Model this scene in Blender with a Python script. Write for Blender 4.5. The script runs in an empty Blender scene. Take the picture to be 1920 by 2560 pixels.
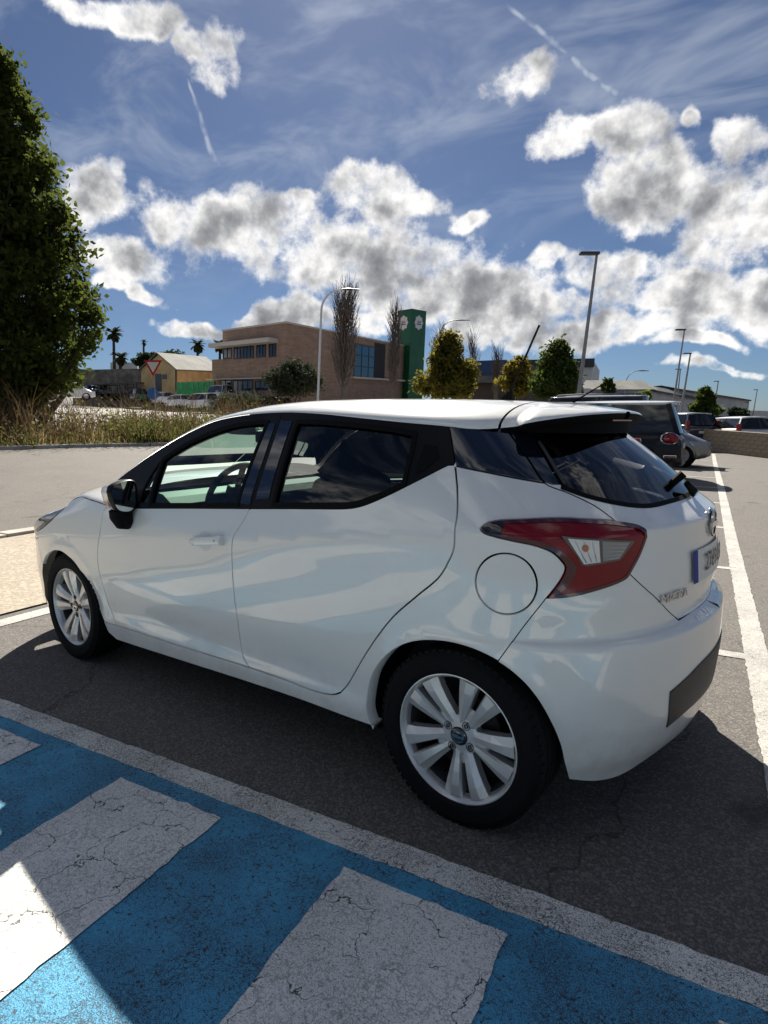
import bpy, bmesh, math, random
import numpy as np
from mathutils import Vector, Matrix
from mathutils.geometry import delaunay_2d_cdt
R = math.radians
scn = bpy.context.scene
col = scn.collection
rng = np.random.default_rng(7)
random.seed(7)

# ------------------------------------------------------------------ camera
CAM = np.array([0.964, -2.548, 1.3546]); YAW, PITCH, ROLL, FPX = -0.63601, -0.14349, 0.00015, 1549.8
FW = np.array([math.sin(YAW), math.cos(YAW)]); RT = np.array([math.cos(YAW), -math.sin(YAW)])
def cam_axes():
    f = np.array([FW[0]*math.cos(PITCH), FW[1]*math.cos(PITCH), math.sin(PITCH)])
    r = np.array([RT[0], RT[1], 0.0]); u = np.cross(r, f)
    return np.array([r*math.cos(ROLL)+u*math.sin(ROLL), -r*math.sin(ROLL)+u*math.cos(ROLL), f])
AX = cam_axes()
cd = bpy.data.cameras.new('camera'); cam = bpy.data.objects.new('camera', cd); col.objects.link(cam)
cd.sensor_fit = 'VERTICAL'; cd.sensor_height = 36; cd.lens = FPX/2560*36; cd.clip_start = .05; cd.clip_end = 3000
m = Matrix.Identity(4)
for i in range(3):
    m[i][0], m[i][1], m[i][2], m[i][3] = AX[0][i], AX[1][i], -AX[2][i], CAM[i]
cam.matrix_world = m
scn.camera = cam

# ------------------------------------------------------------------ sun, sky, exposure
SUN_EL = R(39.5); SUN_H = np.array([-.64, .768])            # horizontal direction towards the sun
SUN_D = np.array([SUN_H[0]*math.cos(SUN_EL), SUN_H[1]*math.cos(SUN_EL), math.sin(SUN_EL)])
sl = bpy.data.lights.new('sun', 'SUN'); sl.energy = 3.5; sl.angle = R(.53); sl.color = (1, .94, .84)
so = bpy.data.objects.new('sun', sl); col.objects.link(so)
so.rotation_euler = Vector(-SUN_D).to_track_quat('-Z', 'Y').to_euler()
scn.view_settings.view_transform = 'Standard'; scn.view_settings.look = 'None'
scn.view_settings.gamma = 1; scn.view_settings.use_curve_mapping = False
scn.view_settings.exposure = 1.5
SKY_STRENGTH = .1
scn.cycles.max_bounces = 6; scn.cycles.diffuse_bounces = 2; scn.cycles.glossy_bounces = 3; scn.cycles.transmission_bounces = 4; scn.cycles.transparent_max_bounces = 12
scn.cycles.caustics_reflective = False; scn.cycles.caustics_refractive = False

KD = 1920/1659.0
def sight(dx, dy):                         # unit-depth viewing ray through a point of the photograph (full-size pixels)
    return np.array([(dx-960)/FPX, -(dy-1280)/FPX, 1.0]) @ AX
def at(dx, dy, d):
    return CAM + sight(dx, dy)*d
def sst(a, b, x):
    t = np.clip((np.asarray(x, float)-a)/(b-a), 0, 1); return t*t*(3-2*t)
def gz(x, y):                              # height of the land: the lot is level, beyond it the ground climbs gently
    d = (x-CAM[0])*FW[0]+(y-CAM[1])*FW[1]; l = (x-CAM[0])*RT[0]+(y-CAM[1])*RT[1]
    a = np.sqrt(np.maximum(d-6.5, 0)**2+4)-2
    return .0297*a-.030*np.clip(l, -400, 400)*sst(7, 22, d)
def col_at(px, d):                         # ground point under an image column at depth d
    q = at(px, 1000, d); return np.array([q[0], q[1], float(gz(q[0], q[1]))])

# ------------------------------------------------------------------ node helpers
def newmat(name):
    m = bpy.data.materials.new(name); m.use_nodes = True; nt = m.node_tree; nt.nodes.clear()
    out = nt.nodes.new('ShaderNodeOutputMaterial'); return m, nt, out
def nd(nt, t, **kw):
    n = nt.nodes.new(t)
    for k, v in kw.items():
        if k == 'inp':
            for a, b in v.items():
                if hasattr(b, 'default_value') or isinstance(b, bpy.types.NodeSocket): nt.links.new(b, n.inputs[a])
                else: n.inputs[a].default_value = b
        else: setattr(n, k, v)
    return n
def mth(nt, op, a, b=None, c=None, clamp=False):
    n = nt.nodes.new('ShaderNodeMath'); n.operation = op; n.use_clamp = clamp
    for i, v in enumerate((a, b, c)):
        if v is None: continue
        if isinstance(v, bpy.types.NodeSocket): nt.links.new(v, n.inputs[i])
        else: n.inputs[i].default_value = v
    return n.outputs[0]
def mixc(nt, f, a, b):
    n = nt.nodes.new('ShaderNodeMix'); n.data_type = 'RGBA'
    for i, v in ((0, f), (6, a), (7, b)):
        if isinstance(v, bpy.types.NodeSocket): nt.links.new(v, n.inputs[i])
        else: n.inputs[i].default_value = v if i == 0 else (tuple(v)+(1,) if len(v) == 3 else v)
    return n.outputs[2]
def ramp(nt, f, stops, interp='LINEAR'):
    n = nt.nodes.new('ShaderNodeValToRGB'); n.color_ramp.interpolation = interp
    e = n.color_ramp.elements
    while len(e) < len(stops): e.new(.5)
    for i, (p_, c_) in enumerate(stops):
        e[i].position = p_; e[i].color = (c_, c_, c_, 1) if isinstance(c_, (int, float)) else tuple(c_)+(1,)
    nt.links.new(f, n.inputs[0]); return n.outputs[0]
def mrange(nt, v, a, b, c=0., d=1., smooth=True):
    n = nt.nodes.new('ShaderNodeMapRange'); n.interpolation_type = 'SMOOTHSTEP' if smooth else 'LINEAR'
    nt.links.new(v, n.inputs[0]); n.inputs[1].default_value = a; n.inputs[2].default_value = b
    n.inputs[3].default_value = c; n.inputs[4].default_value = d; return n.outputs[0]
def noise(nt, vec, scale, detail=4, rough=.55, dist=0.):
    n = nd(nt, 'ShaderNodeTexNoise', inp={'Scale': scale, 'Detail': detail, 'Roughness': rough, 'Distortion': dist})
    if vec is not None: nt.links.new(vec, n.inputs['Vector'])
    return n.outputs['Fac']
def pbsdf(nt, out, colr, rough=.5, metal=0., **kw):
    b = nt.nodes.new('ShaderNodeBsdfPrincipled')
    for k, v in dict({'Base Color': colr, 'Roughness': rough, 'Metallic': metal}, **kw).items():
        if isinstance(v, bpy.types.NodeSocket): nt.links.new(v, b.inputs[k])
        else: b.inputs[k].default_value = (tuple(v)+(1,) if isinstance(v, tuple) and len(v) == 3 else v)
    nt.links.new(b.outputs[0], out.inputs[0]); return b
def plain(name, c, rough=.5, metal=0., var=0., vscale=8., **kw):
    m, nt, out = newmat(name)
    if var:
        tc = nd(nt, 'ShaderNodeTexCoord'); f = noise(nt, tc.outputs['Object'], vscale, 5, .6)
        f = mrange(nt, f, .3, .7, 0, 1)
        c2 = mixc(nt, f, tuple(v*(1-var) for v in c), tuple(min(1, v*(1+var)) for v in c))
        pbsdf(nt, out, c2, rough, metal, **kw)
    else: pbsdf(nt, out, c, rough, metal, **kw)
    return m

# ------------------------------------------------------------------ sky with clouds (direction-based, all round the horizon)
def px_dir(dx, dy):
    v = sight(dx*KD, dy*KD); v = v/np.linalg.norm(v); return math.atan2(v[0], v[1]), math.asin(v[2])
def make_world():
    w = bpy.data.worlds.new('World'); scn.world = w; w.use_nodes = True; nt = w.node_tree; nt.nodes.clear()
    out = nt.nodes.new('ShaderNodeOutputWorld'); bg = nt.nodes.new('ShaderNodeBackground'); nt.links.new(bg.outputs[0], out.inputs[0])
    sky = nt.nodes.new('ShaderNodeTexSky'); sky.sky_type = 'NISHITA'; sky.sun_disc = False
    sky.sun_elevation = SUN_EL; sky.sun_rotation = math.atan2(SUN_H[0], SUN_H[1])
    sky.air_density = 1.0; sky.dust_density = .3; sky.ozone_density = 2.5; sky.altitude = 50
    tc = nt.nodes.new('ShaderNodeTexCoord'); D = tc.outputs['Generated']
    sep = nd(nt, 'ShaderNodeSeparateXYZ', inp={0: D})
    X, Y, Zc = sep.outputs
    az = mth(nt, 'ARCTAN2', X, Y); el = mth(nt, 'ARCSINE', Zc)
    P = nd(nt, 'ShaderNodeCombineXYZ', inp={0: az, 1: el}).outputs[0]
    # ragged outlines: push the lookup point about with noise
    nv = nd(nt, 'ShaderNodeTexNoise', inp={'Vector': D, 'Scale': 6.0, 'Detail': 4.0, 'Roughness': .55})
    off = nd(nt, 'ShaderNodeVectorMath', operation='MULTIPLY_ADD', inp={0: nv.outputs['Color'], 1: (.17, .11, 0), 2: (-.085, -.055, 0)}).outputs[0]
    Pd = nd(nt, 'ShaderNodeVectorMath', operation='ADD', inp={0: P, 1: off}).outputs[0]
    B = [(470,470,140,75),(600,520,170,85),(750,560,160,90),(900,600,180,85),(1090,640,150,70),(395,480,70,40),
         (800,415,72,70),(880,440,60,35),(215,430,80,75),(265,580,115,42),(240,635,60,18),(345,655,60,14),(420,700,70,16),
         (250,30,140,38),(350,60,70,42),(495,150,74,66),(430,120,45,40),(1120,185,76,60),
         (1220,310,95,45),(1370,285,90,55),(1430,400,140,75),(1590,460,130,105),(1630,280,55,50),(1540,250,35,20),
         (1330,580,130,45),(1470,630,150,50),(1630,640,95,62),(1330,715,160,38),(1060,720,120,40),(800,690,120,35),
         (550,690,38,18),(1180,560,60,26),(1010,480,50,24),(640,450,60,28),(1250,650,80,26),(1500,740,90,20),(1560,800,90,14),(1180,820,60,12),(630,680,80,30)]
    L = None
    for (cx, cy, rx, ry) in B:
        rx, ry = rx*1.14, ry*1.16
        a, e = px_dir(cx, cy); a1, _ = px_dir(cx+rx, cy); a0, _ = px_dir(cx-rx, cy)
        _, e1 = px_dir(cx, cy-ry); _, e0 = px_dir(cx, cy+ry)
        sx, sy = 1/max(.01, abs(a1-a0)/2), 1/max(.008, abs(e1-e0)/2)
        v = nd(nt, 'ShaderNodeVectorMath', operation='MULTIPLY_ADD', inp={0: Pd, 1: (sx, sy, 0), 2: (-a*sx, -e*sy, 0)}).outputs[0]
        ln = nd(nt, 'ShaderNodeVectorMath', operation='LENGTH', inp={0: v}).outputs['Value']
        L = ln if L is None else mth(nt, 'SMOOTH_MIN', L, ln, .22)
    inside = mth(nt, 'SUBTRACT', 1.0, L)
    # beyond the picture: scattered cumulus of the same kind from low-frequency noise
    wide = noise(nt, D, 2.3, 2, .5); wide2 = noise(nt, D, 5.5, 1, .5)
    a_c, e_c = px_dir(830, 500)
    dvec = nd(nt, 'ShaderNodeVectorMath', operation='MULTIPLY_ADD', inp={0: P, 1: (1/.62, 1/.55, 0), 2: (-a_c/.62, -e_c/.55, 0)}).outputs[0]
    far = mrange(nt, nd(nt, 'ShaderNodeVectorMath', operation='LENGTH', inp={0: dvec}).outputs['Value'], .9, 1.25)
    outer = mrange(nt, wide, .44, .68, -1.0, .7, False)
    base = mth(nt, 'ADD', mth(nt, 'MULTIPLY', inside, mth(nt, 'SUBTRACT', 1.0, far)), mth(nt, 'MULTIPLY', outer, far))
    base = mth(nt, 'MAXIMUM', base, -1.2)
    n1 = noise(nt, D, 11, 8, .64)
    vor = nd(nt, 'ShaderNodeTexVoronoi', inp={'Vector': D, 'Scale': 26.0})
    puff = mth(nt, 'MULTIPLY', mth(nt, 'SUBTRACT', .45, vor.outputs['Distance']), .5)
    b0 = mth(nt, 'ADD', mth(nt, 'MULTIPLY', mth(nt, 'SUBTRACT', n1, .5), 4.6), puff)
    toward = nd(nt, 'ShaderNodeVectorMath', operation='ADD', inp={0: D, 1: tuple(SUN_D*.024)}).outputs[0]
    nlow = noise(nt, D, 11, 2, .5); relief = mth(nt, 'SUBTRACT', noise(nt, D, 17, 4, .58), noise(nt, toward, 17, 4, .58))     # thinner towards the sun = brighter
    sat = mth(nt, 'MINIMUM', mth(nt, 'MULTIPLY', base, 1.5), .62)
    dens = mth(nt, 'ADD', mth(nt, 'MULTIPLY', sat, 1.2), b0)
    alpha = mrange(nt, dens, -.25, .72)
    body = mth(nt, 'MULTIPLY', mth(nt, 'SUBTRACT', wide2, .5), 2.2)
    soft = mth(nt, 'ADD', mth(nt, 'MULTIPLY', sat, 1.3), mth(nt, 'MULTIPLY', mth(nt, 'SUBTRACT', nlow, .5), 4.2))
    thick = mth(nt, 'ADD', mth(nt, 'ADD', mth(nt, 'ADD', soft, mth(nt, 'MULTIPLY', b0, .55)), body), mth(nt, 'MULTIPLY', relief, -4.8))
    core = mrange(nt, thick, -.35, 2.7, smooth=False)
    ccol = ramp(nt, core, [(0, (4.1, 4.04, 3.94)), (.22, (3.4, 3.36, 3.3)), (.45, (2.25, 2.25, 2.27)), (.7, (1.30, 1.32, 1.38)), (1, (.80, .83, .90))])
    # high thin cirrus and two vapour trails
    st = nd(nt, 'ShaderNodeMapping', inp={'Vector': D, 'Rotation': (0, 0, .5), 'Scale': (1.2, 4.5, 7.0)})
    ci = noise(nt, st.outputs[0], 2.2, 4, .6, .5)
    ci = mth(nt, 'MULTIPLY', mrange(nt, ci, .42, .78), mrange(nt, el, .10, .45, .04, .48))
    fine = mrange(nt, noise(nt, D, 60, 1, .6), .3, .6, .25, 1)
    def trail(p0, p1, wd, amp):
        v0, v1 = (sight(p0[0]*KD, p0[1]*KD), sight(p1[0]*KD, p1[1]*KD)); v0 = v0/np.linalg.norm(v0); v1 = v1/np.linalg.norm(v1)
        n = np.cross(v0, v1); n /= np.linalg.norm(n); mid = (v0+v1)/2; mid /= np.linalg.norm(mid); t = np.cross(n, mid)
        Dn = nd(nt, 'ShaderNodeVectorMath', operation='MULTIPLY_ADD', inp={0: nv.outputs['Color'], 1: (.03, .03, .03), 2: D}).outputs[0]
        dn = nd(nt, 'ShaderNodeVectorMath', operation='DOT_PRODUCT', inp={0: Dn, 1: tuple(n)}).outputs['Value']
        dt = nd(nt, 'ShaderNodeVectorMath', operation='DOT_PRODUCT', inp={0: D, 1: tuple(t)}).outputs['Value']
        dm = nd(nt, 'ShaderNodeVectorMath', operation='DOT_PRODUCT', inp={0: D, 1: tuple(mid)}).outputs['Value']
        hl = float(np.arccos(np.clip(v0@v1, -1, 1)))/2
        dn = mth(nt, 'ABSOLUTE', mth(nt, 'SUBTRACT', dn, float(n.sum()*.015)))
        along = mrange(nt, dt, -hl, hl, .35, 1., False)
        q = mth(nt, 'DIVIDE', dn, mth(nt, 'MULTIPLY', along, wd))
        a = mrange(nt, q, 0., 1., 1., 0.)
        lim = mth(nt, 'MULTIPLY', mrange(nt, mth(nt, 'ABSOLUTE', dt), hl*.85, hl*1.05, 1, 0), mth(nt, 'GREATER_THAN', dm, 0.))
        return mth(nt, 'MULTIPLY', mth(nt, 'MULTIPLY', a, lim), mth(nt, 'MULTIPLY', fine, amp))
    t1 = trail((1090, 20), (1395, 240), .011, .75); t2 = trail((405, 170), (482, 362), .007, .7)
    thin = mth(nt, 'MAXIMUM', ci, mth(nt, 'MAXIMUM', t1, t2), clamp=True)
    # low haze band near the horizon is the Nishita sky's own; deepen its blue a little
    lowt = mrange(nt, el, .0, .30)
    tint = mixc(nt, lowt, (SKY_VAL*.80, SKY_VAL*1.06, SKY_VAL*1.50), (SKY_VAL*.88, SKY_VAL*1.0, SKY_VAL*1.24))
    hs = nd(nt, 'ShaderNodeVectorMath', operation='MULTIPLY', inp={0: sky.outputs[0], 1: tint})
    c1 = mixc(nt, thin, hs.outputs[0], (1.9, 2.1, 2.45))
    c2 = mixc(nt, alpha, c1, ccol)
    nt.links.new(c2, bg.inputs[0]); bg.inputs[1].default_value = SKY_STRENGTH
    w.cycles.sampling_method = 'MANUAL'; w.cycles.sample_map_resolution = 512
SKY_VAL = .142
make_world()
# ------------------------------------------------------------------ mesh helpers
def link(o, parent=None):
    col.objects.link(o)
    if parent is not None: o.parent = parent
    return o
def tag(o, label=None, cat=None, group=None, kind=None):
    if label: o['label'] = label
    if cat: o['category'] = cat
    if group: o['group'] = group
    if kind: o['kind'] = kind
    return o
def empty(name, loc=(0, 0, 0), rz=0., label=None, cat=None, group=None, parent=None):
    o = bpy.data.objects.new(name, None); o.empty_display_size = .1; link(o, parent)
    o.location = loc; o.rotation_euler = (0, 0, rz); return tag(o, label, cat, group)
def mesh(name, V, Fc, mat, parent=None, smooth=False, normals=None, sharp=None):
    me = bpy.data.meshes.new(name)
    V = [tuple(map(float, v)) for v in V]
    me.from_pydata(V, [], [tuple(int(i) for i in f) for f in Fc]); me.update()
    if smooth or normals is not None:
        me.polygons.foreach_set('use_smooth', [True]*len(me.polygons))
        if normals is not None: me.normals_split_custom_set_from_vertices([tuple(map(float, n)) for n in normals])
        elif sharp is not None: me.set_sharp_from_angle(angle=R(sharp))
    if mat is not None: me.materials.append(mat)
    o = bpy.data.objects.new(name, me); return link(o, parent)
class MB:                                   # collects shapes into one mesh
    def __init__(s): s.V = []; s.F = []
    def add(s, V, F):
        n = len(s.V); s.V += [tuple(v) for v in V]; s.F += [tuple(i+n for i in f) for f in F]; return s
    def box(s, c, h, M=None):
        V = [np.array((x*h[0], y*h[1], z*h[2])) for x in (-1, 1) for y in (-1, 1) for z in (-1, 1)]
        if M is not None: V = [np.array(M) @ v for v in V]
        return s.add([v+np.array(c) for v in V], [(0,1,3,2),(4,6,7,5),(0,4,5,1),(2,3,7,6),(0,2,6,4),(1,5,7,3)])
    def tube(s, pts, rad, n=8, cap=True):
        pts = [np.array(p, float) for p in pts]; rad = [rad]*len(pts) if np.isscalar(rad) else rad
        rings = []; prev = None
        for i, p in enumerate(pts):
            t = pts[min(i+1, len(pts)-1)]-pts[max(i-1, 0)]; t = t/(np.linalg.norm(t)+1e-12)
            a = np.cross(t, (0, 0, 1)) if prev is None else np.cross(np.cross(t, prev), t)
            if np.linalg.norm(a) < 1e-6: a = np.array((1., 0, 0))
            a = a/np.linalg.norm(a); b = np.cross(t, a); prev = a
            rings.append([p+rad[i]*(a*math.cos(k*2*math.pi/n)+b*math.sin(k*2*math.pi/n)) for k in range(n)])
        F = [(i*n+k, i*n+(k+1) % n, (i+1)*n+(k+1) % n, (i+1)*n+k) for i in range(len(pts)-1) for k in range(n)]
        if cap: F += [tuple(range(n))[::-1], tuple((len(pts)-1)*n+k for k in range(n))]
        return s.add([v for r in rings for v in r], F)
    def lathe(s, prof, n=32, axis='y', c=(0, 0, 0), closed=False):     # prof: (radius, along-axis)
        V = []
        for k in range(n):
            a = k*2*math.pi/n
            for r, h in prof:
                q = (r*math.cos(a), h, r*math.sin(a)) if axis == 'y' else (r*math.cos(a), r*math.sin(a), h) if axis == 'z' else (h, r*math.cos(a), r*math.sin(a))
                V.append(np.array(q)+np.array(c))
        m_ = len(prof); F = []
        for k in range(n):
            for j in range(m_ if closed else m_-1):
                j2 = (j+1) % m_; F.append((k*m_+j, k*m_+j2, ((k+1) % n)*m_+j2, ((k+1) % n)*m_+j))
        return s.add(V, F)
    def prism(s, poly, z0, z1, f=lambda x, y, z: (x, y, z)):
        n = len(poly); V = [f(x, y, z0) for x, y in poly]+[f(x, y, z1) for x, y in poly]
        F = [tuple(range(n))[::-1], tuple(range(n, 2*n))]+[(i, (i+1) % n, n+(i+1) % n, n+i) for i in range(n)]
        return s.add(V, F)
    def build(s, name, mat, parent=None, smooth=False, sharp=35):
        return mesh(name, s.V, s.F, mat, parent, smooth, None, sharp if smooth else None)
def bevel(o, w=.01, seg=2):
    md = o.modifiers.new('bevel', 'BEVEL'); md.width = w; md.segments = seg; md.limit_method = 'ANGLE'; md.angle_limit = R(40); return o
def copy_tree(o, parent=None):
    c = o.copy(); col.objects.link(c); c.parent = parent
    for ch in list(o.children): copy_tree(ch, c)
    return c
def text_mesh(name, body, size, mat, parent=None, extrude=.002, align='CENTER'):
    cu = bpy.data.curves.new(name, 'FONT'); cu.body = body; cu.size = size; cu.extrude = extrude; cu.align_x = align; cu.align_y = 'CENTER'; cu.resolution_u = 3
    t = bpy.data.objects.new(name, cu); col.objects.link(t)
    dg = bpy.context.evaluated_depsgraph_get(); me = bpy.data.meshes.new_from_object(t.evaluated_get(dg))
    bpy.data.objects.remove(t); me.materials.clear(); me.materials.append(mat)
    return link(bpy.data.objects.new(name, me), parent)

# ------------------------------------------------------------------ materials
def car_paint(name, c, flake=False, rough=.28, dirt=.05, cior=1.45, coat=1.0):
    m, nt, out = newmat(name); tc = nd(nt, 'ShaderNodeTexCoord')
    f = mrange(nt, noise(nt, tc.outputs['Object'], 3.5, 6, .65), .45, .8, 0, dirt)
    c2 = mixc(nt, f, c, tuple(v*.55+.05 for v in c))
    zz_ = nd(nt, 'ShaderNodeSeparateXYZ', inp={0: tc.outputs['Object']}).outputs[2]
    du = mth(nt, 'MULTIPLY', mrange(nt, zz_, .18, .55, .55, 0.), mrange(nt, noise(nt, tc.outputs['Object'], 9., 5, .65), .35, .75, .1, .7))
    c2 = mixc(nt, du, c2, tuple(v*.62+.05 for v in (.50, .45, .38)))
    b = pbsdf(nt, out, c2, rough, .55 if flake else 0., **{'Coat Weight': coat, 'Specular IOR Level': .5 if coat == 1. else .2, 'Coat Roughness': .015, 'Coat IOR': cior})
    bp = nd(nt, 'ShaderNodeBump', inp={'Strength': .015, 'Distance': .002, 'Height': noise(nt, tc.outputs['Object'], 900, 1, .5)})
    nt.links.new(bp.outputs[0], b.inputs['Normal']); return m
def glass(name, tint, rough=0., ior=1.5):
    m, nt, out = newmat(name)
    tr = nd(nt, 'ShaderNodeBsdfTransparent', inp={0: tuple(tint)+(1,)}); gl = nd(nt, 'ShaderNodeBsdfGlossy', inp={0: (1, 1, 1, 1), 'Roughness': rough})
    fr = nd(nt, 'ShaderNodeFresnel', inp={0: ior}); mx = nd(nt, 'ShaderNodeMixShader', inp={0: fr.outputs[0], 1: tr.outputs[0], 2: gl.outputs[0]})
    nt.links.new(mx.outputs[0], out.inputs[0]); return m
M = {}
M['white_paint'] = car_paint('white car paint', (.83, .825, .775), cior=1.6)
M['black_gloss'] = plain('gloss black trim', (.006, .007, .012), .06, 0, **{'Coat Weight': 1.0, 'Coat Roughness': .02})
M['black_frame'] = plain('satin black window frame', (.0032, .0032, .0045), .42, **{'Specular IOR Level': .16})
M['rubber'] = plain('black rubber', (.004, .004, .004), .8, **{'Specular IOR Level': .15})
M['plastic'] = plain('dark grey bumper plastic', (.035, .034, .033), .55, var=.2, vscale=60)
M['glass_front'] = glass('green tinted glass', (.62, .80, .72))
M['glass_rear'] = glass('privacy glass', (.34, .37, .37))
M['glass_hatch'] = glass('dark hatch glass', (.16, .17, .18))
M['chrome'] = plain('chrome', (.62, .62, .62), .12, 1.)
M['mirror'] = plain('mirror glass', (.82, .86, .84), .01, 1.)
M['tyre'] = plain('tyre rubber', (.0036, .0038, .0046), .8, var=.25, vscale=30, **{'Specular IOR Level': .2})
M['alloy'] = plain('silver alloy paint', (.66, .66, .64), .36, .6, **{'Coat Weight': .6, 'Coat Roughness': .08})
M['alloy_inner'] = plain('dull inner barrel', (.22, .22, .22), .5, .6, var=.3, vscale=20)
M['iron'] = plain('brake iron', (.05, .045, .04), .6, .5, var=.4, vscale=25)
M['lug'] = plain('dark lug bolt', (.05, .05, .055), .45, .7)
M['red_lens'] = plain('red lamp lens', (.20, .002, .007), .15, 0, **{'Coat Weight': .35, 'Coat Roughness': .03, 'Specular IOR Level': .35})
M['red_dark'] = plain('deep red lamp rim', (.06, .002, .010), .10, 0, **{'Coat Weight': 1.0, 'Coat Roughness': .02})
M['lamp_clear'] = plain('clear lamp reflector', (.74, .75, .74), .2, .25, **{'Coat Weight': 1.0})
M['lamp_smoke'] = plain('smoked lamp edge', (.10, .075, .07), .15, 0, **{'Coat Weight': 1.0})
M['amber'] = plain('amber bulb', (.50, .16, .08), .25)
M['plate_white'] = plain('plate white', (.72, .72, .68), .35)
M['plate_blue'] = plain('plate blue', (.008, .03, .26), .45, **{'Specular IOR Level': .2})
M['ink'] = plain('black lettering', (.012, .012, .012), .4)
M['interior'] = plain('dark cabin plastic', (.018, .018, .019), .6)
M['interior_grey'] = plain('grey cabin trim', (.12, .125, .12), .55)
M['fabric'] = plain('black seat fabric', (.022, .022, .024), .9, var=.3, vscale=120)
M['headliner'] = plain('grey headliner', (.22, .22, .21), .9)
# ------------------------------------------------------------------ shape of the white hatchback
def pch(xs,ys):
    xs=np.array(xs,float);ys=np.array(ys,float);h=np.diff(xs);d=np.diff(ys)/h
    m=np.zeros_like(ys);m[0]=d[0];m[-1]=d[-1]
    for i in range(1,len(xs)-1):
        if d[i-1]*d[i]>0:
            w1=2*h[i]+h[i-1];w2=h[i]+2*h[i-1];m[i]=(w1+w2)/(w1/d[i-1]+w2/d[i])
    def f(x):
        x=np.clip(np.asarray(x,float),xs[0],xs[-1]);i=np.clip(np.searchsorted(xs,x)-1,0,len(xs)-2)
        t=(x-xs[i])/h[i]
        return (1+2*t)*(1-t)**2*ys[i]+t*(1-t)**2*h[i]*m[i]+t*t*(3-2*t)*ys[i+1]+t*t*(t-1)*h[i]*m[i+1]
    return f
ss=lambda a,b,x:(lambda t:t*t*(3-2*t))(np.clip((x-a)/(b-a),0,1))
# half width by height; two variants: sharp shoulder (rear) and soft shoulder (front)
WZr=pch([.10,.16,.20,.24,.30,.36,.45,.60,.75,.868,.874,.93,1.0,1.05,1.10,1.25,1.40,1.50],[.80,.815,.824,.832,.840,.836,.842,.853,.861,.866,.8645,.846,.822,.803,.780,.700,.612,.55])
WZf=pch([.10,.16,.20,.24,.30,.36,.45,.60,.72,.80,.87,.93,1.0,1.05,1.10,1.25,1.40,1.50],[.80,.815,.824,.832,.840,.838,.846,.862,.868,.866,.858,.845,.822,.803,.780,.700,.612,.55])
XR=pch([.10,.14,.20,.26,.32,.38,.45,.52,.60,.665,.68,.692,.73,.80,.88,.96,1.0,1.020,1.028,1.05,1.075,1.10,1.20,1.30,1.38,1.50],[.53,.555,.575,.60,.616,.63,.637,.642,.643,.642,.63,.593,.596,.607,.603,.592,.592,.591,.584,.555,.523,.495,.39,.262,.15,.0])
XF=pch([.10,.20,.3,.45,.6,.7,.78,.9,1.0,1.05,1.5],[-3.32,-3.393,-3.437,-3.454,-3.429,-3.406,-3.36,-3.0,-2.85,-2.8,-2.4])
def tab(n,m,asp):
    a=np.linspace(0,np.pi/2,2001);t=np.sin(a)**(2/n);y=np.cos(a)**(2/m)
    s=np.r_[0,np.cumsum(np.hypot(np.diff(t)*asp,np.diff(y)))];L=s[-1];return s/L,t,y,L
TR=tab(2.8,1.9,.72);TF=tab(2.8,2.2,.9)
LR=1.25;LF=1.3
RX0,FX0=.66,.80
def Ys(x,z):
    b=ss(-2.3,-.7,x)
    d=np.clip(.128*(x+1.1),0,.15)*ss(.62,.84,z)
    w=WZf(z)*(1-b)+WZr(z-d)*b
    # lower door hollow
    w=w-.004*np.exp(-((z-.40)/.08)**2)*ss(-2.1,-1.6,x)*(1-ss(-.55,-.3,x))
    for cx in (0,-2.525):
        r=np.hypot(x-cx,z-.305);w=w+.005*np.exp(-((r-.355)/.028)**2)*ss(.2,.4,z)
    w=w+.008*np.exp(-((x-.05)/.35)**2-((z-.80)/.16)**2)
    w=w-.018*np.clip((-1.9-x)/1.0,0,1.5)**2
    # greenhouse taper rearwards
    w=w-.09*ss(-.9,.3,x)*ss(1.0,1.4,z)-.03*ss(-1.3,-2.1,x)*ss(1.0,1.4,z)
    return w
def SF(U,z):
    U=np.asarray(U,float);z=np.asarray(z,float);U,z=np.broadcast_arrays(U,z)
    xr=XR(z);x0=xr-RX0
    xf=XF(z);f0=xf+FX0
    s=np.clip((U-x0)/LR,0,2);sf=np.clip((f0-U)/LF,0,2)
    sg=np.where((s>1)|(sf>1),1.,-1.)
    s=np.where(s>1,2-s,s);sf=np.where(sf>1,2-sf,sf)
    t=np.interp(s,TR[0],TR[1]);yy=np.interp(s,TR[0],TR[2])
    tf=np.interp(sf,TF[0],TF[1]);yf=np.interp(sf,TF[0],TF[2])
    x=np.where(U>x0,x0+t*RX0,np.where(U<f0,f0-tf*FX0,U))
    y=sg*Ys(np.minimum(np.maximum(x,f0-.2),9),z)*np.where(U>x0,yy,np.where(U<f0,yf,1))
    return np.stack([x,y,z],-1)
def SN(U,z,e=2e-3):
    a=SF(U+e,z)-SF(U-e,z);b=SF(U,z+e)-SF(U,z-e);n=np.cross(a,b);return n/np.maximum(np.linalg.norm(n,axis=-1,keepdims=True),1e-9)
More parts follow.
